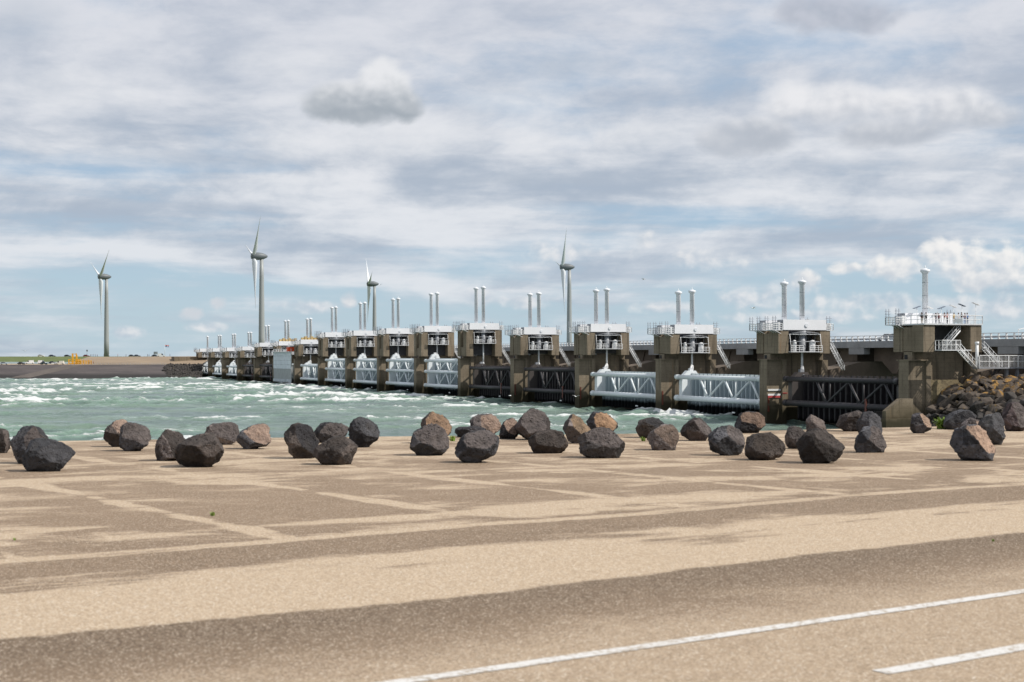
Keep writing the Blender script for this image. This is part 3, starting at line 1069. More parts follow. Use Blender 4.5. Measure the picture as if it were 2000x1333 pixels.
def build_boulder(i, spec):
    pts, base_c, face_c, nface, label = spec
    rg = np.random.default_rng(100 + i)
    xs = [p[0] for p in pts]
    ys = [p[1] for p in pts]
    base_y = max(max(ys), edge_row((min(xs) + max(xs)) / 2) + 2.5)
    Y = EYE * FPX / (base_y - HZ)
    s = Y / FPX
    cxp = (min(xs) + max(xs)) / 2
    poly = [((x - cxp) * s, (base_y - y) * s) for x, y in pts]
    W = (max(xs) - min(xs)) * s
    H = max(p[1] for p in poly)
    cz = (max(p[1] for p in poly) + min(p[1] for p in poly)) / 2
    depth = 0.5 * (0.55 * W + 0.45 * H) * rg.uniform(0.85, 1.1)
    d = ICO_V
    th = np.arctan2(d[:, 2], d[:, 0])
    rp = poly_radius(poly, 0.0, cz, th)
    # soften the outline a little
    rp2 = (poly_radius(poly, 0.0, cz, th + 0.08) + poly_radius(poly, 0.0, cz, th - 0.08)) / 2
    rp = 0.55 * rp + 0.45 * rp2
    rho = np.sqrt(d[:, 0] ** 2 + d[:, 2] ** 2)
    ph = np.arctan2(np.abs(d[:, 1]), rho)
    pw = 2.6
    c_, s_ = np.cos(ph), np.sin(ph)
    rr = (c_ ** pw + s_ ** pw) ** (-1 / pw)
    P = np.stack([np.cos(th) * rp * c_ * rr, np.sign(d[:, 1]) * depth * s_ * rr, np.sin(th) * rp * c_ * rr], 1)
    # broken faces: planes that slice the front, top and back
    colr = np.tile(np.array(base_c), (len(P), 1))
    size = 0.5 * min(W, H)
    planes = []
    for k in range(13):
        a = rg.uniform(-1.25, 1.25)
        e = rg.uniform(-0.75, 0.85)
        front = 1 if k < 9 else -1
        nn = np.array([math.sin(a) * math.cos(e), -front * math.cos(a) * math.cos(e), math.sin(e)])
        planes.append((nn, None, rg.uniform(0.46, 0.74)))
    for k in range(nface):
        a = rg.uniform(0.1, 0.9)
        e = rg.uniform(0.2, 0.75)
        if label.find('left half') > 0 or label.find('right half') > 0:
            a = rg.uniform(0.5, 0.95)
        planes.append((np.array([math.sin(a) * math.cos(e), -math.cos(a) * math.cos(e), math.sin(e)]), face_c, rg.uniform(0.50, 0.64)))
    chips = []
    for k in range(26):
        v = rg.normal(size=3)
        v /= np.linalg.norm(v)
        chips.append((v, None, rg.uniform(0.82, 0.96)))
    planes = chips + planes
    for nn, cc, hh in planes:
        dots = P @ nn
        lim = dots.max() * hh
        if cc is None and hh < 0.79:
            lim = max(lim, 0.58 * abs(nn[0]) * W / 2 + 0.48 * abs(nn[2]) * H / 2 + hh * abs(nn[1]) * depth * 0.8)
        over = np.clip(dots - lim, 0, None)
        P = P - np.outer(over * 0.97, nn)
        sel = over > 0.004
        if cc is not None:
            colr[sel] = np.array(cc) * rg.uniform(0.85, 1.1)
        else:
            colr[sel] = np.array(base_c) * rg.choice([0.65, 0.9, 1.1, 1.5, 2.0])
    # rough surface
    nrm = d / np.linalg.norm(d, axis=1)[:, None]
    amp = 0.055 * (W + H) / 2
    off = Vector((i * 7.13, i * 3.7, i * 1.9))
    disp = np.empty(len(P))
    k1 = 3.2 / max(W, H)
    for j in range(len(P)):
        q = Vector(P[j]) * k1
        disp[j] = (mnoise.noise(q * 0.9 + off) * 1.0 + (abs(mnoise.noise(q * 2.1 + off)) - 0.25) * -0.9
                   + (abs(mnoise.noise(q * 4.3 + off)) - 0.2) * -0.7 + mnoise.noise(q * 9.0 + off) * 0.28)
    P = P + nrm * (disp * amp)[:, None]
    # back to the measured width and height
    zc0, zc1 = min(p[1] for p in poly) - cz, max(p[1] for p in poly) - cz
    xa, xb = min(p[0] for p in poly), max(p[0] for p in poly)
    P[:, 0] = xa + (P[:, 0] - P[:, 0].min()) * (xb - xa) / (P[:, 0].max() - P[:, 0].min())
    P[:, 2] = zc0 + (P[:, 2] - P[:, 2].min()) * (zc1 - zc0) / (P[:, 2].max() - P[:, 2].min())
    P[:, 2] += cz
    P[:, 2] = np.where(P[:, 2] < 0.03, 0.03 * 0.25 + (P[:, 2] - 0.03) * 0.04, P[:, 2])
    P[:, 2] -= P[:, 2].min() + 0.005
    me = bpy.data.meshes.new('boulder')
    me.from_pydata(P.tolist(), [], ICO_F)
    me.polygons.foreach_set('use_smooth', [True] * len(ICO_F))
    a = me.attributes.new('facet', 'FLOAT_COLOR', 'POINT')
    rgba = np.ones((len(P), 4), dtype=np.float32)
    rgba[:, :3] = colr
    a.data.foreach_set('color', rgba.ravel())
    me.materials.append(MATS['boulder_rock'])
    me.update()
    o = bpy.data.objects.new('boulder', me)
    COL.objects.link(o)
    o.location = ((cxp - 1000) * s, Y + depth * 0.85, 0.0)
    tag(o, label, 'boulder', 'boulders scattered along the edge of the parking ground')


for i_, sp_ in enumerate(BOULDERS):
    build_boulder(i_, sp_)


def grass_tuft(px, py, size, label, n=26, z=None, Y=None):
    rg = random.Random(int(px))
    p = on_lot(px, py) if Y is None else at(px, py, Y)
    b = MB()
    for _ in range(n):
        a = rg.uniform(0, 6.283)
        lean = rg.uniform(0.1, 0.9) * size
        hgt = size * rg.uniform(0.5, 1.0)
        w = size * 0.11
        bx, by = rg.uniform(-0.3, 0.3) * size, rg.uniform(-0.3, 0.3) * size
        dx, dy = math.cos(a), math.sin(a)
        vs = [(bx - dy * w, by + dx * w, 0), (bx + dy * w, by - dx * w, 0),
              (bx + dx * lean * 0.4 + dy * w * .7, by + dy * lean * 0.4 - dx * w * .7, hgt * 0.65),
              (bx + dx * lean * 0.4 - dy * w * .7, by + dy * lean * 0.4 + dx * w * .7, hgt * 0.65),
              (bx + dx * lean, by + dy * lean, hgt)]
        b._add(vs, [(0, 1, 2, 3), (3, 2, 4)])
    o = b.build('grass_tuft', 'grass_blade', None, p)
    tag(o, label, 'grass tuft', 'weeds growing in the paving joints')


grass_tuft(415, 1008, 0.055, 'small green weed in a paving joint left of the middle')
grass_tuft(29, 1056, 0.03, 'tiny green weed at the left edge of the paving', 14)
grass_tuft(1940, 1058, 0.03, 'yellowish weed in the paving at the right', 14)
grass_tuft(1257, 862, 0.10, 'green moss tuft beside the foot of a brown boulder', 30)
grass_tuft(1472, 893, 0.10, 'green tuft at the front of the blocky boulder', 24)
grass_tuft(884, 862, 0.13, 'yellow green weed between two grey boulders', 24)
grass_tuft(1840, 838, 0.30, 'green bush of weeds at the foot of the rock slope', 60)


# ------------------------------------------------------------------ barrier piers
# height above eye of: top of the machine beam, top of the tower, underside of the cap
LEV = {0: (7.15, 14.6, 0.75), 1: (6.95, 14.5, 0.6), 2: (6.9, 14.5, 0.6), 3: (7.95, 16.7, 0.4), 4: (7.95, 17.5, 0.4),
       5: (10.0, 21.0, 0.1), 6: (10.0, 21.0, 0.1), 7: (10.0, 20.8, 0.1), 8: (9.9, 20.8, 0.1), 9: (9.9, 20.5, 0.1),
       10: (7.4, 16.8, 0.2), 11: (7.1, 16.9, 0.2), 12: (6.8, 15.4, 0.0), 13: (5.2, 12.8, -0.5), 14: (4.9, 12.5, -0.5),
       15: (4.8, 12.4, -0.5), 16: (4.8, 12.3, -0.5)}


def rail(b, pts, z, h=1.05, r=0.035, post=1.1, bars=3):
    """a railing along a path of (x, y) points"""
    for (x0, y0), (x1, y1) in zip(pts, pts[1:]):
        L = math.hypot(x1 - x0, y1 - y0)
        k = max(1, round(L / post))
        for i in range(bars):
            zz = z + h * (i + 1) / bars
            b.tube((x0, y0, zz), (x1, y1, zz), r if i < bars - 1 else r * 1.3, n=4, cap=False)
        for i in range(k + 1):
            t = i / k
            b.tube((x0 + (x1 - x0) * t, y0 + (y1 - y0) * t, z), (x0 + (x1 - x0) * t, y0 + (y1 - y0) * t, z + h), r * 1.2, n=4, cap=False)


def stair(b, p0, p1, width, wdir, rails=True, n=9):
    """flight from p0 (top) to p1 (foot); wdir = sideways unit vector"""
    p0, p1, wd = Vector(p0), Vector(p1), Vector(wdir)
    for s in (0, 1):
        o = wd * width * s
        b.tube(p0 + o, p1 + o, 0.11, n=4)
        if rails:
            up = Vector((0, 0, 1.0))
            b.tube(p0 + o + up, p1 + o + up, 0.05, n=4)
            b.tube(p0 + o + up * .5, p1 + o + up * .5, 0.035, n=4)
            for i in range(5):
                q = p0.lerp(p1, i / 4) + o
                b.tube(q, q + up, 0.04, n=4)
    d = (p1 - p0)
    run = Vector((d.x, d.y, 0)).normalized() * 0.14
    for i in range(n):
        q = p0.lerp(p1, (i + 0.5) / n)
        a, c = q - run, q + run
        vs = [a, c, c + wd * width, a + wd * width]
        vs += [v + Vector((0, 0, 0.05)) for v in vs]
        b._add(vs, [(0, 3, 2, 1), (4, 5, 6, 7), (0, 1, 5, 4), (1, 2, 6, 5), (2, 3, 7, 6), (3, 0, 4, 7)])


def tower(parent, y, z0, z1, far):
    b = MB()
    b.lathe([(0.48, z0), (0.48, z1 - 0.95), (0.50, z1 - 0.93)], 16, c=(0, y, 0))
    o = b.build('cylinder_tower', 'tower_paint', parent)
    c = MB()
    c.lathe([(0.50, z1 - 0.93), (0.52, z1 - 0.80), (0.80, z1 - 0.55), (0.80, z1 - 0.22), (0.50, z1 - 0.18), (0.26, z1 - 0.02)], 16, c=(0, y, 0))
    c.build('collar', 'tower_paint', o)
    t = MB()
    t.tube((0, y, z1 - 0.12), (0, y, z1 + 0.45), 0.07, n=5)
    t.tube((0.3, y, z1 - 0.2), (0.3, y, z1 + 0.15), 0.04, n=4)
    t.build('mast_tip', 'white_paint', o)
    k = max(3, int((z1 - z0) / 2.3))
    for i in range(k):
        r = MB()
        zz = z0 + (z1 - z0 - 1.0) * (i + 0.35) / k
        r.lathe([(0.482, zz), (0.492, zz + 0.01), (0.492, zz + 0.045), (0.482, zz + 0.055)], 16, c=(0, y, 0))
        r.build('ring', 'ring_dark', o)
    ld = MB()
    for s in (-0.15, 0.15):
        ld.tube((0.56, y + s + 0.2, z0), (0.56, y + s + 0.2, z1 - 0.9), 0.025, n=4)
    ld.build('ladder', 'white_paint', o)


def build_pier(k):
    eb, et, ec = LEV[k]
    far = k >= 9
    root = empty('barrier_pier', P0 + U * SPACING * k, ALPHA)
    zb, zt, zc = zl(eb), zl(et), zl(ec)       # beam top, tower top, cap underside
    cap_top = zb - 1.95 - 0.12
    zs = zl(-0.65 if k < 10 else -1.2)        # top of the lower shaft
    # lower shaft
    b = MB()
    b.box(-6.5, -3.35, -1.35, 1.35, -4, zs)
    b.box(-3.35, -2.45, -1.75, 1.75, -4, zs - 0.01)
    b.box(-2.45, 4.6, -0.55, 0.55, -4, zs - 0.02)
    b.prism([(4.4, -4), (6.6, -4), (6.6, zs), (5.3, zs)], 'y', -1.75, 1.75)
    b.box(-6.62, -2.40, -1.85, 1.85, zs - 0.02, zs + 0.16)
    b.build('shaft', 'pier_concrete', root)
    # neck between shaft and cap, with its hatch
    b = MB()
    b.box(-5.6, -2.6, -1.1, 1.25, zs + 0.16, zc)
    b.box(-2.6, 4.6, -0.5, 0.5, zs - 0.02, zc)
    b.box(4.6, 5.6, -1.6, 1.6, zs - 0.02, zc)
    nk = b.build('neck', 'pier_concrete', root)
    MB().box(-5.64, -5.55, 0.15, 1.0, zs + 0.25, zs + 0.95).build('hatch', 'black', nk)
    # cap: two columns with the gate slot between them
    hgt = cap_top - zc
    b = MB()
    b.box(-5.6, -3.45, -4.1, -1.2, zc, cap_top)
    b.box(-5.6, -3.45, 1.6, 4.1, zc, cap_top)
    slot = zc + (0.35 if k >= 5 else 0.88) * hgt if k != 0 else cap_top - 0.3
    b.box(-5.45, -3.45, -1.2, 1.6, zc + 0.1, slot)
    b.box(-4.6, -3.45, -1.2, 1.6, slot, cap_top - 0.05)
    b.build('cap_column', 'pier_concrete', root)
    b = MB()
    b.box(3.45, 5.6, -4.1, 4.1, zc, cap_top)
    b.build('cap_column', 'pier_concrete', root)
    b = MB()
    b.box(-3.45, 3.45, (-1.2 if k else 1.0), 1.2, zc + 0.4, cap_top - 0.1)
    b.build('core_wall', 'dark_steel_and_slot_shade', root)  # wall coloured near black to stand for the shade inside the slot
    # rear wall that carries the road
    b = MB()
    b.prism([(6.6, -4), (26, -4), (26, zl(-1.0)), (13.5, zl(-1.0)), (6.6, zl(-2.5))], 'y', -2.6, 2.6)
    b.build('bridge_support', 'girder_concrete', root)
    sides = (1,) if k == 0 else ((-1,) if k == 16 else (-1, 1))
    for s in sides:
        # machine beam across the slot
        y0, y1 = (s * 2.2, s * 4.25)
        bm_ = MB()
        bm_.box(-4.65, 4.65, min(y0, y1), max(y0, y1), zb - 1.95, zb)
        bo = bm_.build('machine_beam', 'box_paint', root)
        m = MB()
        m.tube((0.35, s * 4.25, zb - 1.05), (0.35, s * 4.40, zb - 1.05), 0.36, n=14)
        m.build('bolt_cover', 'tower_paint', bo)
        m = MB()
        m.box(-4.80, -4.66, min(y0, y1) + 0.1, max(y0, y1) - 0.1, zb - 1.85, zb - 0.08)
        m.build('end_plate', 'grey_steel', bo)
        m = MB()
        m.box(-4.3, 4.3, min(y0, y1) + 0.15, max(y0, y1) - 0.15, zb - 2.1, zb - 1.955)
        m.build('beam_foot', 'dark_steel_and_slot_shade', bo)
        tower(root, s * 3.25, zb + 0.005, zt, far)
        # hoisting cylinder below the beam, in the slot
        m = MB()
        m.lathe([(0.72, zb - 3.0), (0.95, zb - 2.9), (0.95, zb - 1.96)], 14, c=(0, s * 3.25, 0))
        zq = max(zc + 0.15, cap_top - 4.05)
        m.lathe([(0.55, zq + 0.25), (0.62, zq + 0.65), (0.62, zb - 3.0)], 14, c=(0, s * 3.25, 0))
        cy = m.build('hoist_cylinder', 'grey_steel', root)
        m = MB()
        m.tube((0, s * 3.25, zl(-2.6 if k < 9 else -2.9)), (0, s * 3.25, zq + 0.27), 0.22, n=10)
        m.lathe([(0.24, zl(-3.1)), (0.36, zl(-2.8)), (0.36, zl(-2.2)), (0.22, zl(-1.6))], 10, c=(0, s * 3.25, 0))
        m.build('piston_rod', 'machine_white', cy)
        # slot gallery with railing and pumps
        zg = max(zc + 0.15, cap_top - 4.05)
        ya, yb = (s * 1.25, s * 5.0)
        g = MB()
        g.box(-3.4, 3.4, min(ya, yb), max(ya, yb), zg, zg + 0.14)
        g.box(-3.4, 3.4, min(ya, yb * 0.86), max(ya, yb * 0.86), cap_top - 0.72, cap_top - 0.62)
        ga = g.build('gallery', 'machine_white', root)
        for xa, xb, xx in ((-3.4, -0.7, -3.3), (0.7, 3.4, 3.3)):
            g = MB()
            rail(g, [(xa, s * 4.95), (xb, s * 4.95)], zg + 0.14, 1.1, 0.045, 0.9)
            g.tube((xx, s * 4.95, zg), (xx, s * 4.3, cap_top - 0.66), 0.05, n=4)
            g.build('railing', 'white_paint', ga)
        for xx, rr in ((-1.9, 0.42), (2.0, 0.60)):
            g = MB()
            g.lathe([(rr, zg + 0.14), (rr, zg + 1.9), (rr * 0.7, zg + 2.2), (rr * 0.3, zg + 2.3)], 10, c=(xx, s * 3.6, 0))
            g.build('pump', 'machine_white', ga)
        g = MB()
        for xx in (-2.9, -1.2, 1.1, 3.0):
            g.tube((xx, s * 2.6, zg + 0.1), (xx + 0.3, s * 2.6, cap_top - 0.1), 0.10, n=5)
            g.tube((xx, s * 4.4, cap_top - 0.5), (-xx * 0.3, s * 3.9, zb - 2.1), 0.07, n=5)
        g.tube((-3.3, s * 4.3, zg + 2.0), (3.3, s * 4.3, zg + 2.0), 0.08, n=5)
        g.build('pipework', 'grey_steel', ga)
    # end platforms on top with cage railings
    for s in ((-1, 1) if k != 0 else (1,)):
        ya, yb = s * 2.9 - 1.5, s * 2.9 + 1.5
        pf = MB()
        pf.box(-7.0, -4.9, ya - 0.05, yb + 0.05, cap_top + 0.02, cap_top + 0.16)
        po = pf.build('end_platform', 'machine_white', root)
        rl = MB()
        rail(rl, [(-4.95, ya), (-6.95, ya), (-6.95, yb), (-4.95, yb)], cap_top + 0.16, 1.15, 0.05, 0.75, 3)
        rl.build('railing', 'white_paint', po)
        rl = MB()
        rl.box(-5.5, -4.95, ya + 0.5, yb - 0.5, cap_top + 0.16, cap_top + 1.6)
        rl.build('cabinet', 'machine_white', po)
        for q in range(3):
            MB().tube((-5.2, ya + q, cap_top - 0.6), (-6.6, ya + q * 0.9, cap_top + 0.05), 0.06, n=4).build('bracket', 'white_paint', po)
        for yy in (ya + 0.1, yb - 0.1):
            sc = MB()
            for q in (0.0, 0.55):
                sc.tube((-6.9 + q, yy, cap_top + 0.2), (-6.9 + q, yy, cap_top + 2.75), 0.055, n=4)
            for zz in (1.45, 1.9, 2.35):
                sc.tube((-7.1, yy, cap_top + zz), (-6.05, yy, cap_top + zz), 0.045, n=4)
            sc.build('scaffold_frame', 'scaffold_tube', po)
    for s in sides:
        sc = MB()
        for q in (4.9, 5.6):
            sc.tube((q, s * 4.0, cap_top), (q, s * 4.0, cap_top + 2.75), 0.055, n=4)
        for zz in (1.45, 1.9, 2.35):
            sc.tube((4.7, s * 4.0, cap_top + zz), (6.0, s * 4.0, cap_top + zz), 0.045, n=4)
        sc.build('scaffold_frame', 'scaffold_tube', root)
    if k != 0:
        pf = MB()
        pf.box(4.75, 6.3, -4.2, 4.2, cap_top + 0.02, cap_top + 0.14)
        p2 = pf.build('end_platform', 'machine_white', root)
        rl = MB()
        rail(rl, [(4.8, -4.15), (6.25, -4.15), (6.25, 4.15)], cap_top + 0.14, 1.15, 0.055, 0.75, 3)
        rl.box(5.1, 5.9, -3.8, -3.2, cap_top + 0.14, cap_top + 1.5)
        rl.build('railing', 'white_paint', p2)
        # steep stair down to the road level
        st = MB()
        stair(st, (5.75, -3.9, zc + 1.9), (8.9, -3.9, zl(-2.6)), 0.9, (0, 1, 0), True, 11)
        st.build('stair', 'machine_white', root)
    if k == 1:
        for zz, mt in ((zl(-6.45), 'white_paint'), (zl(-7.75), 'marker_red'), (zl(-7.35), 'white_paint'), (zl(-9.2), 'pier_concrete')):
            MB().box(-6.3, -3.6, -1.5, -1.35, zz, zz + (0.34 if mt != 'marker_red' else 0.4)).build('marker_bar', mt, root)
        MB().box(-3.3, -2.3, -1.85, -1.75, zl(-6.95), zl(-6.8)).build('marker_bar', 'marker_red', root)
    if k in (1, 2, 3, 4):
        MB().box(-6.3, -6.0, -1.47, -1.35, 2.2, zl(-7.4)).build('fender_strip', 'gate_rust', root)
    if k == 0:
        lab = 'nearest concrete pier with one white tower and the visitors platform on top'
    elif k == 16:
        lab = 'farthest and smallest concrete pier with a single tower, against the far dike'
    else:
        extra = {1: 'red and white bars, ', 5: 'first tall one, '}.get(k, '')
        lab = f'concrete pier with twin white towers, {extra}{ORD[k]} from the visitors platform'
    tag(root, lab, 'pier', 'piers of the storm surge barrier')
    return root, cap_top


PIERS = {}
for k in range(17):
    PIERS[k] = build_pier(k)


# ------------------------------------------------------------------ gates
# gate g hangs between pier g and pier g+1: colour, heights of its tubes
GATES = {0: ('b', (-4.15, -8.6)), 1: ('w', (-4.35, -8.8)), 2: ('w', (-4.25, -8.8)), 3: ('b', (-3.35, -8.85)), 4: ('b', (-3.35, -8.8)),
         5: ('w', (-1.3, -4.8, -9.2)), 6: ('w', (-1.3, -4.8, -9.2)), 7: ('w', (-1.35, -4.8, -9.3)), 8: ('w', (-1.4, -4.9, -9.4)),
         9: ('w', (-3.8, -9.5)), 10: ('c', (-3.8, -9.5)), 11: ('b', (-4.2, -9.6)), 12: ('b', (-4.6, -9.7)),
         13: ('w', (-5.3, -9.8)), 14: ('w', (-5.5, -9.8)), 15: ('w', (-5.5, -9.8))}
BASE_LAB = {'w': 'white steel sluice gate', 'b': 'black steel sluice gate', 'c': 'sluice gate wrapped in pale scaffold sheeting'}


def build_gate(g):
    kind, tubes = GATES[g]
    white = kind != 'b'
    far = g >= 9
    root = empty('sluice_gate', P0 + U * SPACING * (g + 0.5), ALPHA)
    pipe_m = 'gate_white' if white else 'gate_black'
    brace_m = 'gate_white' if white else 'gate_black_brace'
    plate_m = 'gate_plate_white_shaded' if white else 'gate_black'
    H = 18.35
    PX = -4.3                      # plane of the tubes
    QX = -0.9                      # plane of the skin
    zs = [zl(e) for e in tubes]
    top = zs[0] + 0.75
    bot = 0.55
    for i, z in enumerate(zs):
        r = 0.46 if i < len(zs) - 1 else 0.56
        b = MB()
        b.tube((PX, -H, z), (PX, H, z), r, n=14)
        p = b.build('tube', pipe_m, root)
        c = MB()
        for s in (-1, 1):
            c.tube((PX, s * (H - 1.3), z), (PX, s * (H - 0.1), z), r * 1.14, n=14)
        c.build('end_sleeve', pipe_m, p)
    # skin and ribs
    b = MB()
    b.box(QX, QX + 0.18, -H, H, bot, top - 0.45)
    b.build('skin_plate', plate_m, root)
    nr = 21
    rib = MB()
    if not far:
        rib.box(-0.75, 0.0, -0.16, 0.16, bot + 0.15, top)
        me = rib.mesh('rib', plate_m)
        for i in range(nr):
            y = -H + 0.4 + (2 * H - 0.8) * i / (nr - 1)
            shared('rib', me, root, (QX - 0.003, y, 0))
    else:
        for i in range(nr):
            y = -H + 0.4 + (2 * H - 0.8) * i / (nr - 1)
            rib.box(QX - 0.753, QX - 0.003, y - 0.16, y + 0.16, bot + 0.15, top)
        stuff(rib.build('rib_row', plate_m, root))
    # bracing between the tubes
    for a in range(len(zs) - 1):
        zt_, zb_ = zs[a] - 0.25, zs[a + 1] + 0.3
        for k in range(3):
            y = 14.4 - 10.6 * k              # foot of the long diagonal
            for (lo, hi, r) in (((y, y - 7.1, 0.21), (y - 10.6, y - 7.1, 0.21)) if k else ((y - 10.6, y - 7.1, 0.21),)):
                MB().tube((PX, lo, zb_), (PX, hi, zt_), r, n=8).build('diagonal_brace', brace_m, root)
            MB().tube((PX, y - 7.1, zt_), (QX - 0.7, y - 5.0, zb_ + 0.6), 0.16, n=7).build('cross_brace', brace_m, root)
            MB().tube((PX, y - 9.2 if k == 0 else y - 1.0, zt_), (PX, y - 9.2 if k == 0 else y - 1.0, zb_), 0.13, n=7).build('upright', brace_m, root)
    if not white:
        b = MB()
        b.box(PX - 0.62, PX - 0.50, -9.5, -9.0, zs[-1] - 1.6, zs[-1] + 1.4)
        b.build('rust_stay', 'gate_rust', root)
    # hoisting arms at both ends
    zt2 = zl(-3.0) if g < 5 or far else zl(0.8)
    zt2 = max(zt2, zs[0] + 1.25)
    for s in (-1, 1):
        b = MB()
        ya, yb = s * (H - 0.35), s * (H - 1.75)
        zlow = zs[-1] - 0.15
        b.prism([(-3.75, zlow), (-0.75, zlow), (0.35, zs[0] - 0.1), (0.35, zs[0] + 0.25), (-0.45, zt2), (-2.35, zt2), (-3.45, zs[0] + 0.25), (-3.75, zs[0] - 1.0)],
                'y', min(ya, yb), max(ya, yb))
        arm = b.build('hoist_arm', 'gate_white' if white else 'gate_black_arm', root)
        c = MB()
        c.tube((-1.3, s * (H - 1.76), zt2 - 0.7), (-1.3, s * (H - 1.9), zt2 - 0.7), 0.3, n=10)
        c.box(-1.75, -0.95, min(ya, yb) + 0.3, max(ya, yb) - 0.3, zt2 - 0.05, zt2 + 0.5)
        c.tube((-1.35, (ya + yb) / 2, zt2 + 0.4), (-0.2, s * 19.0, zl(-1.9)), 0.24, n=8)
        c.build('lug', 'machine_white' if white else 'grey_steel', arm)
    # concrete crossbeam behind the gate
    b = MB()
    b.box(1.2, 4.6, -19.2, 19.2, 0.2, min(zl(-4.8), top - 1.0))
    b.build('crossbeam', 'girder_concrete', root)
    if not far:
        MB().box(PX - 0.30, PX - 0.2, -8.0, -6.8, 1.35, 1.6).build('draught_mark', 'white_paint', root)
    if kind == 'c':
        b = MB()
        b.box(-7.0, -6.7, -18.6, 18.6, 1.4, zl(0.6))
        sh = b.build('scaffold_sheet', 'sheet_grey', root)
        for j in range(7):
            for i in range(4):
                y0 = -18.4 + j * 5.3
                MB().box(-7.12, -7.0, y0, y0 + 5.1, zl(-5.4 + i * 1.9), zl(-3.6 + i * 1.9)).build('sheet_panel', 'sheet_light', sh)
        c = MB()
        rail(c, [(-7.0, -18.6), (-7.0, 18.6)], zl(2.1), 1.3, 0.1, 5.0, 3)
        c.box(-8.0, -5.5, -18.6, 18.6, zl(2.0), zl(2.25))
        c.build('railing', 'white_paint', sh)
        c = MB()
        for i in range(14):
            c.box(-7.3, -6.95, -18 + i * 2.7, -17 + i * 2.7, 1.3, 2.6)
        c.build('hem_block', 'sheet_light', sh)
        MB().box(-8.2, -5.2, -17.8, -14.5, zl(2.3), zl(4.2)).build('red_container', 'orange_red', sh)
        tag(root, BASE_LAB['c'] + ' with a red container on top', 'sluice gate', 'gates of the storm surge barrier')
        return
    nt = 'three' if len(tubes) == 3 else 'two'
    if g == 0:
        lab = f'{BASE_LAB[kind]} with two tubes, next to the visitors platform pier'
    elif g == 15:
        lab = f'{BASE_LAB[kind]} with two tubes, last one by the far dike'
    else:
        lab = f'{BASE_LAB[kind]} with {nt} tubes, {ORD[g]} counted from the visitors platform'
    tag(root, lab, 'sluice gate', 'gates of the storm surge barrier')


for g in GATES:
    build_gate(g)

# odds and ends on the sheeted piers
for k, nm in ((10, 'orange_red'), (11, 'tan_board')):
    root, ct = PIERS[k]
    zb = zl(LEV[k][0])
    b = MB()
    for i in range(6):
        b.box(-4.2 + i * 1.4, -3.1 + i * 1.4, -4.0, -2.6, zb + 0.01, zb + 0.9 + 0.5 * (i % 2))
    b.build('scaffold_boards', 'tan_board', root)
MB().box(3.2, 7.0, -4.6, -2.8, zl(LEV[10][0]) + 0.003, zl(LEV[10][0]) + 1.8).build('container', 'orange_red', PIERS[10][0])


# ------------------------------------------------------------------ road bridge
def build_bridge():
    root = empty('road_bridge', P0 + V * 6.0, ALPHA)
    y0, y1 = -70.0, 16 * SPACING + 40
    zd = zl(2.85)
    b = MB()
    b.box(8.2, 22, y0, y1, zd - 0.35, zd)
    b.box(8.0, 8.6, y0, y1, zd - 1.15, zd + 0.12)
    b.box(21.6, 22.2, y0, y1, zd - 1.0, zd + 0.12)
    b.build('deck_slab', 'deck_concrete', root)
    b = MB()
    b.box(9.0, 21.4, y0, y1, zd + 0.004, zd + 0.03)
    b.build('road_surface', 'road_grey', root)
    for k in range(-1, 16):
        a, c = k * SPACING + 2.9, (k + 1) * SPACING - 2.9
        g = MB()
        prof = [(a, zl(-0.9)), (a + 2.5, zl(-0.9)), (a + 6, zl(-3.2)), (c - 6, zl(-3.2)), (c - 2.5, zl(-0.9)), (c, zl(-0.9)),
                (c, zd - 0.36), (a, zd - 0.36)]
        g.prism(prof, 'x', 10.2, 19.5)
        go = g.build('girder', 'girder_concrete', root)
        for yy in (a + 8.0, (a + c) / 2, c - 8.0):
            r = MB()
            r.prism([(yy, zl(-3.0)), (yy + 0.45, zl(-3.0)), (yy - 1.6, zl(1.2)), (yy - 2.0, zl(1.2))], 'x', 9.95, 10.2)
            r.build('web_stiffener', 'girder_concrete', go)
        f = MB()
        f.box(8.05, 9.4, k * SPACING - 2.6, k * SPACING + 2.6, zd - 2.4, zd - 1.16)
        f.build('bearing_block', 'deck_concrete', go)
    pr = MB()
    y = y0 + 0.5
    while y < y1:
        pr.box(8.02, 8.28, y - 0.09, y + 0.09, zd + 0.12, zd + 1.15)
        pr.box(8.06, 8.34, y - 0.17, y + 0.17, zd + 0.12, zd + 0.34)
        y += 2.0
    pr.build('railing_post_row', 'white_paint', root)
    stuff(bpy.context.scene.objects[pr and COL.objects[-1].name])
    r = MB()
    for zz in (0.62, 1.12):
        r.box(8.08, 8.3, y0, y1, zd + zz - 0.06, zd + zz + 0.06)
    r.build('handrail', 'white_paint', root)
    r = MB()
    r.box(21.8, 22.0, y0, y1, zd + 0.6, zd + 0.95)
    r.build('crash_barrier', 'grey_steel', root)
    tag(root, 'long grey concrete road bridge with white railing running behind the piers', 'bridge')


build_bridge()


# ------------------------------------------------------------------ near abutment, stairs, walkway, platform
def local0(x, y, e):
    return P0 + V * x + U * y + Vector((0, 0, zl(e)))


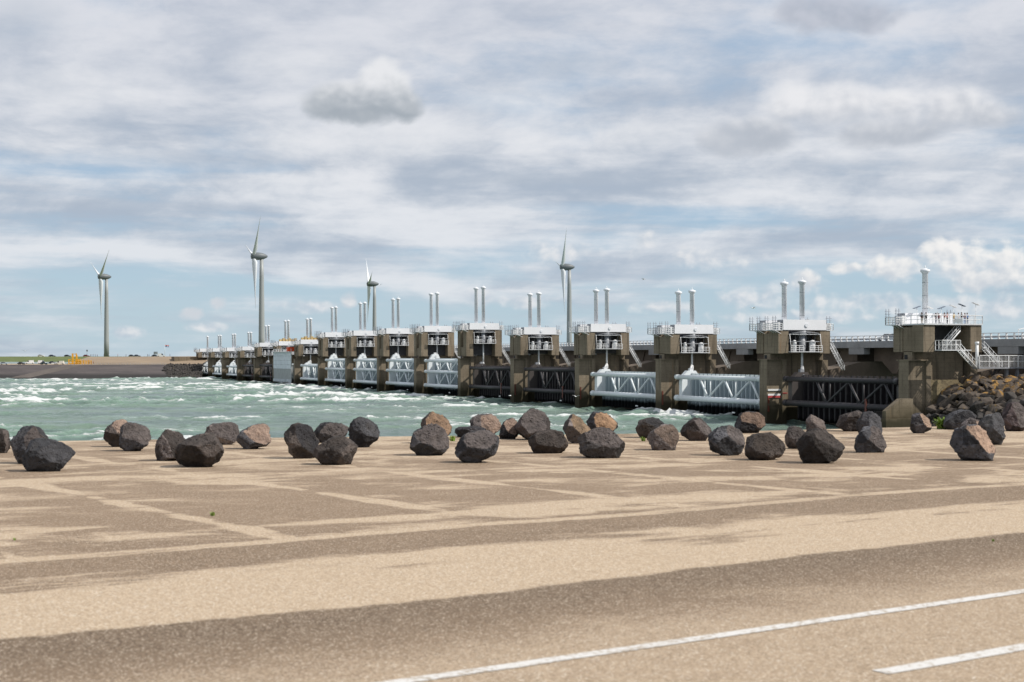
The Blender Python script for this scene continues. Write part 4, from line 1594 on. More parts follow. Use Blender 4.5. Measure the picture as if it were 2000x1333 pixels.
def build_near_end():
    ct = PIERS[0][1]
    # visitors platform on top of the nearest pier
    root = empty('visitor_platform', P0 + Vector((0, 0, ct + 0.02)), ALPHA)
    b = MB()
    b.box(-5.55, 5.7, -4.3, 2.0, 0.0, 0.2)
    b.build('deck', 'machine_white', root)
    b = MB()
    rail(b, [(-5.5, 1.0), (-5.5, -4.25), (5.65, -4.25), (5.65, 1.0)], 0.2, 1.35, 0.055, 1.7, 2)
    x = -5.4
    while x < 5.6:
        b.tube((x, -4.25, 0.2), (x, -4.25, 1.5), 0.016, n=4, cap=False)
        x += 0.40
    b.build('railing', 'white_paint', root)
    b = MB()
    b.box(0.3, 1.7, -4.36, -4.30, 0.35, 1.0)
    b.build('notice_board', 'sign_grey', root)
    tag(root, 'white railed visitors platform on top of the nearest pier', 'platform')
    # tilted board lamps on posts along the platform
    for i, (x, y, tilt) in enumerate(((-2.8, 1.6, 1), (-0.4, 1.6, -1), (2.0, 1.6, 1), (4.3, 1.6, -1), (5.0, 0.2, -1), (5.9, -2.2, -1))):
        r = empty('tilted_panel', P0 + V * x + U * y + Vector((0, 0, ct + 0.2)), ALPHA)
        hgt = 2.75 if i < 3 else 3.0 + 0.15 * (i - 3)
        MB().tube((0, 0, 0.0), (0, 0, hgt), 0.04, n=5).build('post', 'white_paint', r)
        m = MB()
        dx, dz = 0.6, 0.20 * tilt
        m.prism([(-dx, hgt - dz), (dx, hgt + dz), (dx, hgt + dz + 0.09), (-dx, hgt - dz + 0.09)], 'y', -0.3, 0.3)
        m.build('board', 'panel_blue' if i % 2 == 0 else 'white_paint', r)
        tag(r, f'tilted panel on a thin post, {ORD[i]} from the left on the visitors platform', 'panel', 'tilted panels on the platform')
    # abutment wall that fills the slot on the land side
    b = MB()
    b.prism([(-2.4, 0), (9.4, 0), (9.4, zl(-3.75)), (-2.4, zl(-3.75))], 'y', -1.7, -1.0)
    b.prism([(-2.4, zl(-3.75)), (6.4, zl(-3.75)), (5.4, zl(-0.8)), (-2.4, zl(-0.8))], 'y', 0.6, 1.4)
    w = b.build('abutment_wall', 'abutment_concrete', None, P0, ALPHA)
    tag(w, 'stained concrete abutment wall between the nearest pier and the rocks', 'wall')
    # wing wall in the water in front
    b = MB()
    b.prism([(-14.6, -1), (-9.6, -1), (-9.6, zl(-6.6)), (-11.9, zl(-6.6)), (-14.6, zl(-8.5))], 'y', -7.0, -6.0)
    b.box(-15.0, -9.1, -7.6, -5.6, -1.2, zl(-9.7))
    w = b.build('wing_wall', 'pier_concrete', None, P0, ALPHA)
    tag(w, 'low concrete wing wall with a slanted top in front of the nearest pier', 'wall')
    # landing and stairs
    root = empty('access_stair', P0, ALPHA)
    b = MB()
    b.box(-3.5, 0.1, -6.0, -4.15, zl(0.95), zl(1.1))
    b.box(0.1, 3.4, -4.4, -4.2, zl(0.95), zl(1.12))
    b.build('landing', 'machine_white', root)
    b = MB()
    rail(b, [(-3.4, -4.2), (-3.4, -5.95), (0.1, -5.95)], zl(1.1), 1.5, 0.05, 0.9, 2)
    x = -3.3
    while x < 0:
        b.tube((x, -5.95, zl(1.1)), (x, -5.95, zl(2.6)), 0.028, n=4, cap=False)
        x += 0.24
    b.build('railing', 'white_paint', root)
    b = MB()
    stair(b, (0.1, -5.95, zl(1.1)), (3.2, -5.95, zl(-1.75)), 1.0, (0, 1, 0), True, 12)
    b.build('lower_flight', 'white_paint', root)
    b = MB()
    stair(b, (1.6, -3.9, zl(4.2)), (-1.6, -3.9, zl(1.1)), 1.0, (0, 1, 0), True, 12)
    b.build('upper_flight', 'machine_white', root)
    b = MB()
    b.tube((3.55, -5.6, zl(-1.9)), (3.55, -5.6, zl(2.4)), 0.26, n=10)
    b.tube((3.55, -5.6, zl(1.95)), (3.55, -5.6, zl(2.4)), 0.34, n=10)
    b.build('post', 'white_paint', root)
    tag(root, 'white zigzag stair with railings on the side of the nearest pier', 'stair')
    # second stair by the right column
    root = empty('access_stair', P0, ALPHA)
    b = MB()
    stair(b, (6.0, -4.2, zl(1.5)), (9.6, -4.2, zl(-1.7)), 1.0, (0, 1, 0), True, 12)
    b.build('flight', 'machine_white', root)
    MB().box(5.65, 6.4, -4.4, -3.0, zl(1.35), zl(1.48)).build('landing', 'machine_white', root)
    tag(root, 'short white stair right of the nearest pier, dropping to the walkway', 'stair')
    # walkway going off to the right
    root = empty('walkway', P0, ALPHA)
    b = MB()
    b.box(3.6, 34.0, -6.1, -4.4, zl(-1.95), zl(-1.72))
    b.build('deck', 'grey_steel', root)
    b = MB()
    rail(b, [(3.7, -6.05), (34, -6.05)], zl(-1.72), 1.9, 0.055, 1.9, 2)
    x = 3.8
    while x < 34:
        b.tube((x, -6.05, zl(-1.72)), (x, -6.05, zl(0.15)), 0.03, n=4, cap=False)
        x += 0.26
    b.build('railing', 'white_paint', root)
    for x in (9.5, 11.6, 14.6, 19.5, 25):
        b = MB()
        b.box(x - 0.22, x + 0.22, -5.6, -5.1, zl(-6.5), zl(-1.96))
        b.build('post', 'grey_steel', root)
    b = MB()
    for x0, x1 in ((9.5, 11.6), (11.6, 14.6), (14.6, 19.5)):
        b.tube((x0, -5.3, zl(-2.0)), (x1, -5.3, zl(-4.4)), 0.08, n=5)
        b.tube((x0, -5.3, zl(-3.2)), (x1, -5.3, zl(-3.2)), 0.08, n=5)
    b.build('brace', 'dark_steel_and_slot_shade', root)
    b = MB()
    stair(b, (8.4, -4.4, zl(-1.95)), (6.2, -4.4, zl(-4.6)), 0.9, (0, -1, 0), True, 9)
    b.build('ladder_stair', 'dark_steel_and_slot_shade', root)
    tag(root, 'white railed steel walkway on posts above the rocks at the right', 'walkway')
    # lamp on the bridge beside the platform pier
    r = empty('lamp_post', P0 + V * 14.6 + U * -2.0 + Vector((0, 0, zl(2.98))), ALPHA)
    m = MB()
    m.tube((0, 0, 0), (0, 0, 1.5), 0.05, n=5)
    m.build('post', 'white_paint', r)
    MB().prism([(-0.1, 1.45), (1.5, 1.75), (1.5, 1.85), (-0.1, 1.56)], 'y', -0.12, 0.12).build('arm', 'white_paint', r)
    tag(r, 'short white lamp arm on the bridge railing beside the nearest pier', 'lamp')


build_near_end()


# ------------------------------------------------------------------ rock slope at the right
def slope_z(X, Y):
    """height of the rock slope beside the nearest pier"""
    d = (X - 70.5) * 0.62 + (Y - 224.0) * 0.80
    lx = (X - P0.x) * V.x + (Y - P0.y) * V.y
    return min(EYE - 3.75, WATER + 0.42 * max(d, -4), WATER + 0.85 * (lx + 8.0))


def build_rocks():
    b = MB()
    xs = np.linspace(52, 170, 40)
    ys = np.linspace(196, 262, 28)
    vs = [(x, y, max(slope_z(x, y) - 1.0, WATER - 3)) for y in ys for x in xs]
    nc = len(xs)
    fs = [(j * nc + i, j * nc + i + 1, (j + 1) * nc + i + 1, (j + 1) * nc + i) for j in range(len(ys) - 1) for i in range(nc - 1)]
    b._add(vs, fs, True)
    structure(b.build('rock_slope_ground', 'slope_earth'))
    meshes = []
    rg = random.Random(3)
    for m in range(12):
        bm = bmesh.new()
        sx, sy, sz = rg.uniform(0.85, 1.25), rg.uniform(0.7, 1.0), rg.uniform(0.55, 0.85)
        for _ in range(13):
            v = Vector((rg.gauss(0, 1), rg.gauss(0, 1), rg.gauss(0, 1))).normalized() * rg.uniform(0.8, 1.0)
            bm.verts.new((v.x * sx, v.y * sy, v.z * sz))
        r = bmesh.ops.convex_hull(bm, input=bm.verts)
        junk = [e for e in r['geom_interior'] if isinstance(e, bmesh.types.BMVert)]
        bmesh.ops.delete(bm, geom=junk, context='VERTS')
        bmesh.ops.bevel(bm, geom=list(bm.edges), offset=0.03, segments=1, affect='EDGES')
        for f in bm.faces:
            f.smooth = False
        tri = []
        for mt in ('riprap_dark', 'riprap_brown', 'riprap_lichen'):
            me = bpy.data.meshes.new('riprap_rock')
            bm.to_mesh(me)
            me.materials.append(MATS[mt])
            tri.append(me)
        bm.free()
        meshes.append(tri)
    count = 0
    LABS = ('dark basalt rock in the lower rock slope beside the nearest pier',
            'brown angular rock in the middle of the slope beside the nearest pier',
            'orange lichen covered rock on the upper slope below the walkway')
    GR = ('dark rocks low on the slope', 'brown rocks midway up the slope', 'lichen covered rocks on top of the slope')
    pts = []
    tries = 0
    while count < 290 and tries < 30000:
        tries += 1
        X, Y = rg.uniform(60, 96), rg.uniform(212, 249)
        # keep out of the pier and its walls
        rel = Vector((X, Y, 0)) - Vector((P0.x, P0.y, 0))
        lx, ly = rel.dot(V), rel.dot(U)
        if -7.5 < lx < 9.6 and ly > -3.0:
            continue
        if lx < -7.8 and ly > -9.5:
            continue
        if lx < 34 and ly > 2.0:
            continue
        z = slope_z(X, Y)
        if z < WATER - 0.6:
            continue
        px = 1000 + FPX * X / Y
        if px > 2060 or px < 1780:
            continue
        if any((X - a) ** 2 + (Y - c) ** 2 < (0.75 * r_) ** 2 for a, c, r_ in pts):
            continue
        hfrac = (z - WATER) / (EYE - 3.75 - WATER)
        size = rg.uniform(0.6, 1.5) if hfrac < 0.45 else rg.uniform(0.9, 2.0)
        pts.append((X, Y, size))
        mi = 0 if hfrac < 0.36 else (2 if hfrac > 0.74 else 1)
        if rg.random() < 0.18:
            mi = max(0, mi - 1)
        me = meshes[rg.randrange(12)][mi]
        o = shared('riprap_rock', me, None, (X, Y, z - 0.25 + rg.uniform(-0.15, 0.3)),
                   (rg.uniform(-0.5, 0.5), rg.uniform(-0.5, 0.5), rg.uniform(0, 6.28)), (size,) * 3)
        tag(o, LABS[mi], 'rock', GR[mi])
        count += 1


build_rocks()


# ------------------------------------------------------------------ far dike
def build_far_shore():
    far_end = P0 + U * SPACING * 16
    # along X from far left to the barrier end; rows across (Y, height above eye)
    def strip(name, m, rows_l, rows_r, xl, xr, n=24):
        b = MB()
        vs, fs = [], []
        k = len(rows_l)
        for i in range(n + 1):
            t = i / n
            for (yl, hl), (yr, hr) in zip(rows_l, rows_r):
                vs.append((xl + (xr - xl) * t, yl + (yr - yl) * t, EYE + hl + (hr - hl) * t))
        for i in range(n):
            for j in range(k - 1):
                fs.append((i * k + j, (i + 1) * k + j, (i + 1) * k + j + 1, i * k + j + 1))
        b._add(vs, fs)
        return structure(b.build(name, m))
    XL, XR = -700.0, -182.0
    # toe and dark asphalt slope
    strip('dike_slope', 'dike_asphalt', [(838, -14.0), (859, -12.4), (886, -4.95)], [(850, -14.0), (868, -12.4), (892, -4.6)], XL, XR)
    # berm with the service road, rising to the left where the cars stand
    strip('service_road', 'berm_paving', [(886, -4.95), (935, -3.0)], [(892, -4.6), (902, -4.5)], XL, XR)
    # upper slope: grass at left, pale revetment towards the barrier
    strip('grass_bank', 'dike_grass', [(935, -3.0), (975, -0.2), (990, 0.0), (1500, -0.5)], [(925, -3.2), (968, -0.1), (990, 0.1), (1500, -0.5)], XL, -228.0)
    strip('revetment', 'dike_revetment', [(901.0, -4.35), (906, -4.2), (950, -0.15)], [(898, -4.4), (902, -4.3), (940, 0.25)], -262.0, XR, 10)
    strip('dike_crown', 'dike_grass', [(950, -0.15), (1600, -0.6)], [(940, 0.25), (1600, -0.6)], -262.0, -100.0, 8)
    # ramp: paler strip climbing along the dark slope
    b = MB()
    def on_slope(px, t):
        w = min(1.0, max(0.0, ((px - 1000) * 870 / FPX - XL) / (XR - XL)))
        ya, yb, hb = 859 + 9 * w, 886 + 6 * w, -4.95 + 0.35 * w
        Y = ya + (yb - ya) * t
        return Vector(((px - 1000) * Y / FPX, Y, EYE - 12.4 + (hb + 12.4) * t + 0.06))
    b._add([on_slope(20, 0.06), on_slope(60, 0.06), on_slope(165, 0.97), on_slope(128, 0.97)], [(0, 1, 2, 3)])
    structure(b.build('slope_ramp', 'ramp_asphalt'))
    # abutment at the far end of the barrier
    b = MB()
    a = far_end
    b.prism([(-14, 0), (8, 0), (8, zl(-0.2)), (-6, zl(-0.2)), (-14, zl(-0.2))], 'y', 3.5, 12)
    b.box(-17.5, -6.0, -2.0, 3.0, zl(-3.2), zl(-0.1))
    b.box(-19.5, -17.5, -2.4, 10.0, zl(-6.4), zl(0.0))
    b.box(-17.5, -6.0, 3.0, 10.0, zl(-6.4), zl(-0.12))
    w = b.build('far_abutment', 'pier_concrete', None, a, ALPHA)
    tag(w, 'grey concrete abutment joining the far dike to the last pier', 'abutment')
    # loose stones below it: too many and too small to count
    rg = random.Random(11)
    b = MB()
    for _ in range(900):
        t = rg.uniform(0, 1)
        px = rg.uniform(318 + 22 * abs(t - 0.6), 394)
        Y = 868 + 24 * t
        p = Vector(((px - 1000) * Y / FPX, Y, WATER + 0.1 + 7.9 * t + rg.uniform(-0.2, 0.4)))
        r = rg.uniform(0.5, 1.1)
        vs = [p + Vector((rg.uniform(-1, 1), rg.uniform(-1, 1), rg.uniform(-0.8, 0.8))) * r for _ in range(6)]
        vs = [p + Vector((r, 0, 0)), p + Vector((0, r, 0)), p - Vector((r, 0, 0)), p - Vector((0, r, 0)), p + Vector((0, 0, r * .8)), p - Vector((0, 0, r * .8))]
        vs = [v + Vector((rg.uniform(-.3, .3), rg.uniform(-.3, .3), rg.uniform(-.3, .3))) * r for v in vs]
        b._add(vs, [(0, 1, 4), (1, 2, 4), (2, 3, 4), (3, 0, 4), (1, 0, 5), (2, 1, 5), (3, 2, 5), (0, 3, 5)])
    o = b.build('riprap', 'riprap_dark')
    tag(o, 'dark loose stones on the bank below the far abutment', 'rocks', None, 'stuff')
    # fence along the berm
    root = empty('fence', at(185, 713.5, 893))
    for i in range(27):
        p = Vector((i * 1.58, i * 0.05, 0))
        b = MB()
        b.tube(p, p + Vector((0, 0, 1.25)), 0.09, n=5)
        b.build('post', 'grey_steel', root)
    b = MB()
    for zz in (0.6, 1.2):
        b.tube((0, 0, zz), (26 * 1.58, 1.3, zz), 0.05, n=5)
    b.build('rail', 'grey_steel', root)
    tag(root, 'low post and rail fence along the far service road', 'fence')


build_far_shore()


# ------------------------------------------------------------------ wind turbines
def build_turbine(px, hub_y, Y, angles, fs, label):
    HUB = (HZ - hub_y) * Y / FPX
    base = Vector(((px - 1000) * Y / FPX, Y, EYE - 0.6))
    Ht = HUB + 0.6
    n_ax = math.acos(max(-1, min(1, fs)))                # angle between rotor axis and sight line
    yaw = math.pi + (math.pi / 2 - n_ax) - math.atan2(px - 1000, FPX)                 # local +x = up-wind direction
    root = empty('wind_turbine', base, yaw)
    b = MB()
    b.lathe([(2.05, 0), (1.95, Ht * 0.2), (1.75, Ht * 0.5), (1.45, Ht * 0.8), (1.15, Ht - 1.6)], 24)
    b.build('tower', 'turbine_white', root)
    b = MB()
    prof = []
    for i in range(15):
        t = i / 14
        x = -4.4 + 10.6 * t
        r = 2.5 * math.sin(math.pi * (0.03 + 0.75 * t) ** 0.95) ** 0.7
        prof.append((max(0.15, r), x))
    b.lathe(prof, 18, axis='x', c=(0.6, 0, Ht))
    b.build('nacelle', 'turbine_dark', root)
    h = MB()
    h.lathe([(1.75, 4.3), (2.0, 5.0), (1.7, 6.1), (1.0, 6.9), (0.2, 7.2)], 16, axis='x', c=(0, 0, Ht))
    hb = h.build('hub', 'turbine_white', root)
    L = 35.0
    for a in angles:
        b = MB()
        vs, fsx = [], []
        st = [(0.0, 0.95, 0.95, 0.0), (1.5, 1.2, 0.95, 0.1), (4.5, 2.0, 0.85, 0.32), (9.0, 1.7, 0.70, 0.30), (16, 1.15, 0.48, 0.18),
              (24, 0.55, 0.22, 0.10), (31, 0.24, 0.10, 0.05), (34.4, 0.14, 0.05, 0.03), (35, 0.05, 0.02, 0.02)]
        m = 10
        for (rr, ch, th, tw) in st:
            tw2 = tw * 1.2 + 0.45
            for i in range(m):
                t = 2 * math.pi * i / m
                cx, cy = ch * math.cos(t) - 0.35 * ch * (rr > 2), th * math.sin(t)
                # local blade frame: chord nearly in the rotor plane
                ux = cx * math.sin(tw2) + cy * math.cos(tw2)
                uy = cx * math.cos(tw2) - cy * math.sin(tw2)
                vs.append((ux, uy, rr))
        for j in range(len(st) - 1):
            for i in range(m):
                fsx.append((j * m + i, j * m + (i + 1) % m, (j + 1) * m + (i + 1) % m, (j + 1) * m + i))
        b._add(vs, fsx, True)
        o = b.build('blade', 'turbine_blade', root)
        o.location = (5.3, 0, Ht)
        o.rotation_euler = (R(-a), 0, 0)
    tag(root, label, 'wind turbine', 'wind turbines behind the barrier')


build_turbine(208, 541, 1250, (54, -66, 174), 0.26, 'leftmost wind turbine, standing on the far dike with one blade hanging down')
build_turbine(511, 501, 995, (47, -73, 167), 0.18, 'tallest wind turbine, rising behind the far piers')
build_turbine(731.5, 555, 1373, (-45, 75, 195), 0.10, 'smallest wind turbine, with one dark blade pointing straight up')
build_turbine(1112, 522, 1114, (40, 160, 280), 0.15, 'rightmost wind turbine, behind the middle piers')


# ------------------------------------------------------------------ cars
def build_car(p, rz, colour, label, van=False, group='cars parked on the far service road', trailer=False):
    root = empty('car' if not van else 'van', p, rz)
    L, W = (4.4, 1.8) if not van else (5.0, 1.95)
    h1 = 0.95 if not van else 1.1
    h2 = 1.5 if not van else 2.1
    b = MB()
    prof = [(-L / 2, 0.35), (L / 2, 0.35), (L / 2, 0.62), (L / 2 - 0.25, 0.80), (L / 2 - 1.15, h1), (-L / 2 + 0.2, h1), (-L / 2, 0.8)]
    b.prism(prof, 'y', -W / 2, W / 2)
    b.build('body', paint(colour, COLOURS[colour]), root)
    x0, x1 = (-L / 2 + 0.35, L / 2 - 1.2)
    t0, t1 = (x0 + (0.5 if not van else 0.1), x1 - (0.85 if not van else 0.5))
    g = MB()
    w2 = W / 2 - 0.08
    w3 = W / 2 - 0.28 if not van else W / 2 - 0.15
    vs = [(x0, -w2, h1), (x1, -w2, h1), (x1, w2, h1), (x0, w2, h1), (t0, -w3, h2 - 0.08), (t1, -w3, h2 - 0.08), (t1, w3, h2 - 0.08), (t0, w3, h2 - 0.08)]
    g._add(vs, [(0, 3, 2, 1), (4, 5, 6, 7), (0, 1, 5, 4), (1, 2, 6, 5), (2, 3, 7, 6), (3, 0, 4, 7)])
    if van:
        g.box(x0 - 0.01, t1 - 0.5, -w2 - 0.012, w2 + 0.012, h1, h2 - 0.1, mi=1)
        g.build('cabin', ['glass_dark', colour], root)
    else:
        g.build('window', 'glass_dark', root)
    r = MB()
    r.box(t0 - 0.03, t1 + 0.03, -w3 - 0.02, w3 + 0.02, h2 - 0.08, h2)
    r.build('roof', colour, root)
    for x in (-L / 2 + 0.8, L / 2 - 0.85):
        for s in (-1, 1):
            w = MB()
            w.tube((x, s * (W / 2 - 0.2), 0.33), (x, s * (W / 2 + 0.02), 0.33), 0.33, n=12)
            wo = w.build('wheel', 'tyre', root)
            m = MB()
            m.tube((x, s * (W / 2 + 0.02), 0.33), (x, s * (W / 2 + 0.04), 0.33), 0.2, n=8)
            m.build('rim', 'grey_steel', wo)
    for s in (-1, 1):
        MB().box(L / 2 - 0.03, L / 2 + 0.02, s * 0.6 - 0.2, s * 0.6 + 0.2, 0.58, 0.74).build('headlight', 'lamp_glass', root)
        MB().box(-L / 2 - 0.02, -L / 2 + 0.03, s * 0.65 - 0.15, s * 0.65 + 0.15, 0.62, 0.8).build('tail_light', 'lamp_red', root)
    tag(root, label, 'van' if van else 'car', group)


COLOURS = {'car_silver': (0.35, 0.40, 0.44), 'car_black': (0.015, 0.017, 0.022), 'car_white': (0.80, 0.80, 0.80),
           'car_green': (0.008, 0.035, 0.035), 'car_cream': (0.70, 0.66, 0.58), 'car_navy': (0.02, 0.03, 0.06), 'car_red': (0.22, 0.02, 0.02)}


def berm(px, Y):
    """a point on the far service road"""
    X = (px - 1000) * Y / FPX
    t = min(1, max(0, (X + 700) / (504)))
    ya, yb = 886 + 6 * t, 935 - 33 * t
    s = min(1, max(0, (Y - ya) / (yb - ya)))
    h = (-4.95 + 0.35 * t) * (1 - s) + (-3.0 - 1.5 * t) * s
    return Vector((X, Y, EYE + h))


build_car(berm(8, 893), R(8), 'car_silver', 'silver car at the left edge of the far service road')
build_car(berm(42, 894), R(-12), 'car_black', 'black car on the far service road, second from the left edge')
build_car(berm(58, 908), R(190), 'car_white', 'white van behind the black car on the far service road', True)
build_car(berm(82, 906), R(5), 'car_white', 'white van behind the dark green car', True)
build_car(berm(86, 894), R(-6), 'car_green', 'dark green car in front of a white van on the far road')
build_car(berm(103, 917), R(5), 'car_navy', 'dark blue car parked beside the far grass bank')
build_car(berm(117, 896), R(180), 'car_cream', 'cream van at the right end of the far parked cars', True)


def flat_trailer(p):
    root = empty('trailer', p, R(3))
    MB().box(-1.9, 1.6, -0.9, 0.9, 0.45, 0.95).build('bed', 'car_white', root)
    MB().tube((-3.0, 0, 0.5), (-1.9, 0, 0.5), 0.06, n=5).build('drawbar', 'grey_steel', root)
    for s in (-1, 1):
        MB().tube((0, s * 0.8, 0.3), (0, s * 0.98, 0.3), 0.3, n=10).build('wheel', 'tyre', root)
    tag(root, 'low white trailer left of the cream van', 'trailer')


flat_trailer(berm(107.5, 896))


def crown(px, Y):
    X = (px - 1000) * Y / FPX
    return Vector((X, Y, EYE - 0.2 if X < -228 else EYE - 0.1))


G2 = 'cars on top of the far dike'
build_car(crown(80, 1010), R(2), 'car_cream', 'small tan car on top of the grassy dike at left', False, G2)
build_car(crown(102, 1010), R(2), 'car_navy', 'dark car on the dike top above the parked blue car', False, G2)
build_car(crown(132, 1010), R(2), 'car_black', 'black car on the dike top left of the lamp post', False, G2)
build_car(crown(169, 1010), R(2), 'car_red', 'dark red car on the dike top below the lamp post', False, G2)
build_car(crown(258, 1000), R(2), 'car_black', 'black car on the dike top right of the leftmost turbine', False, G2)
build_car(crown(268, 1000), R(2), 'car_navy', 'dark blue car on the dike top, second right of the turbine', False, G2)
build_car(crown(303, 990), R(2), 'car_black', 'black car on the dike top under the square sign', False, G2)
build_car(crown(315, 990), R(2), 'car_white', 'white van on the dike top beside the flagpole', True, G2)


def on_bridge(px, vx):
    """a point on the road bridge deck at column px"""
    # solve for distance along the barrier
    lo, hi = -60.0, 700.0
    for _ in range(50):
        mid = (lo + hi) / 2
        q = P0 + V * vx + U * mid
        if 1000 + FPX * q.x / q.y > px:
            lo = mid
        else:
            hi = mid
    return P0 + V * vx + U * lo + Vector((0, 0, zl(2.88) + 0.004))


GB = 'cars driving over the bridge'
build_car(on_bridge(1733, 18.0), ALPHA + R(90), 'car_white', 'white car driving on the bridge, left of the nearest pier', False, GB)
build_car(on_bridge(1748, 18.0), ALPHA + R(90), 'car_silver', 'silver car on the bridge right behind the white one', False, GB)


# ------------------------------------------------------------------ people
def body_mesh(h, arms, stride):
    """one continuous skinned figure, 1.75 m tall before scaling; arms = (left, right) swing in degrees"""
    V_, E_, Rr = [], [], []

    def add(p, r, prev=None):
        V_.append(p)
        Rr.append(r)
        if prev is not None:
            E_.append((prev, len(V_) - 1))
        return len(V_) - 1
    pel = add((0, 0, 0.95), 0.14)
    belly = add((0, 0.01, 1.12), 0.135, pel)
    chest = add((0, 0, 1.32), 0.15, belly)
    neck = add((0, 0, 1.47), 0.06, chest)
    jaw = add((0, 0.015, 1.54), 0.075, neck)
    head = add((0, 0.01, 1.64), 0.095, jaw)
    add((0, 0, 1.72), 0.06, head)
    for s, a in zip((-1, 1), arms):
        sh = add((s * 0.19, 0, 1.40), 0.06, chest)
        ar = R(a)
        el_ = (s * 0.24, 0.27 * math.sin(ar), 1.40 - 0.28 * math.cos(ar))
        e = add(el_, 0.045, sh)
        fr = R(a + 35)
        wr = (s * 0.22, el_[1] + 0.25 * math.sin(fr), el_[2] - 0.25 * math.cos(fr))
        w = add(wr, 0.032, e)
        add((s * 0.21, wr[1] + 0.10 * math.sin(fr), wr[2] - 0.10 * math.cos(fr)), 0.035, w)
    for s in (-1, 1):
        hp = add((s * 0.095, 0, 0.88), 0.10, pel)
        kn = add((s * 0.10, s * stride * 0.12 + 0.02, 0.50), 0.065, hp)
        an = add((s * 0.105, s * stride * 0.20 - 0.02, 0.09), 0.045, kn)
        add((s * 0.11, s * stride * 0.20 + 0.13, 0.045), 0.04, an)
    me = bpy.data.meshes.new('person')
    me.from_pydata(V_, E_, [])
    o = bpy.data.objects.new('person', me)
    COL.objects.link(o)
    md = o.modifiers.new('skin', 'SKIN')
    me.skin_vertices.new(name='s') if not me.skin_vertices else None
    for i, r in enumerate(Rr):
        me.skin_vertices[0].data[i].radius = (r, r * 0.85)
    me.skin_vertices[0].data[0].use_root = True
    sb = o.modifiers.new('sub', 'SUBSURF')
    sb.levels = sb.render_levels = 1
    dg = bpy.context.evaluated_depsgraph_get()
    out = bpy.data.meshes.new_from_object(o.evaluated_get(dg))
    bpy.data.objects.remove(o)
    return out


POSES = [body_mesh(1.75, (10, 14), 0.2), body_mesh(1.75, (45, 55), 0.1), body_mesh(1.75, (150, 12), 0.3), body_mesh(1.75, (70, 20), 0.6)]


def cloth(name, col):
    if name not in MATS:
        simple(name, col, 0.8, 0.1, 6.0)
    return name


def build_person(p, rz, pose, shirt, trousers, label, height=1.75, group=None, hair='hair_brown'):
    me = POSES[pose].copy()
    me.name = 'person'
    me.materials.clear()
    for m in (shirt, trousers, 'skin', 'tyre'):
        me.materials.append(MATS[m])
    for poly in me.polygons:
        c = poly.center
        if c.z > 1.47:
            mi = 2
        elif c.z < 0.10:
            mi = 3
        elif c.z < 0.98 and abs(c.x) < 0.19:
            mi = 1
        elif abs(c.x) > 0.195 and (c.z < 1.08 or abs(c.y) > 0.30):
            mi = 2
        else:
            mi = 0
        poly.material_index = mi
        poly.use_smooth = True
    o = bpy.data.objects.new('person', me)
    COL.objects.link(o)
    o.location = p
    o.rotation_euler = (0, 0, rz)
    s = height / 1.75
    o.scale = (s, s, s)
    h = MB()
    h.lathe([(0.104, 1.62), (0.112, 1.68), (0.095, 1.75), (0.05, 1.785), (0.01, 1.79)], 10, c=(0, -0.012, 0))
    h.build('hair', hair, o)
    tag(o, label, 'person', group)
    return o


for nm, cl in {'cloth_dark': (0.02, 0.02, 0.028), 'cloth_navy': (0.03, 0.04, 0.09), 'cloth_maroon': (0.16, 0.025, 0.03), 'cloth_rust': (0.33, 0.09, 0.05),
               'cloth_yellow': (0.70, 0.42, 0.03), 'cloth_white': (0.75, 0.74, 0.72), 'cloth_beige': (0.45, 0.36, 0.28), 'cloth_blue': (0.10, 0.18, 0.38),
               'cloth_pink': (0.50, 0.24, 0.24)}.items():
    cloth(nm, cl)

GP = 'visitors on the platform'
ct0 = PIERS[0][1] + 0.22


def platform_person(px, y, *a, **kw):
    """stands on the platform of the nearest pier, y metres from the pier axis"""
    lo, hi = -5.2, 5.4
    for _ in range(40):
        m = (lo + hi) / 2
        q = P0 + V * m + U * y
        if 1000 + FPX * q.x / q.y < px:
            lo = m
        else:
            hi = m
    q = P0 + V * lo + U * y
    return build_person(Vector((q.x, q.y, WATER + ct0)), *a, group=GP, **kw)


PX_ = lambda zx: 1700 + zx * 0.2625
platform_person(PX_(347), -3.2, R(150), 1, 'cloth_dark', 'cloth_beige', 'visitor in dark top standing first from the left on the platform', height=1.62)
platform_person(PX_(381), -2.4, R(190), 0, 'cloth_navy', 'cloth_white', 'visitor in navy shirt and white trousers, second from the left', height=1.80)
platform_person(PX_(414), -3.4, R(170), 1, 'cloth_dark', 'cloth_dark', 'visitor all in black leaning on the railing, third from the left', height=1.78)
platform_person(PX_(487), -3.1, R(200), 2, 'cloth_dark', 'cloth_navy', 'visitor in dark clothes raising one arm on the platform', height=1.72)
platform_person(PX_(509), -2.6, R(170), 0, 'cloth_maroon', 'cloth_dark', 'visitor in maroon top beside the one with raised arm', height=1.68)
platform_person(PX_(551), -3.3, R(160), 1, 'cloth_rust', 'cloth_white', 'visitor in rust red top and white trousers mid platform', height=1.78)
platform_person(PX_(572), -2.3, R(200), 3, 'cloth_pink', 'cloth_dark', 'visitor in pink top just right of the rust red one', height=1.82)
platform_person(PX_(622), -3.3, R(180), 1, 'cloth_yellow', 'cloth_beige', 'visitor in a bright yellow jacket at the railing', height=1.78)
platform_person(PX_(655), -2.6, R(150), 0, 'cloth_white', 'cloth_white', 'visitor dressed in white right of the yellow jacket', height=1.80)
platform_person(PX_(678), -3.3, R(190), 1, 'cloth_dark', 'cloth_white', 'visitor in black top near the right end of the platform', height=1.84)
platform_person(PX_(703), -2.5, R(170), 3, 'cloth_maroon', 'cloth_blue', 'visitor in maroon top and blue trousers, second from the right', height=1.80)
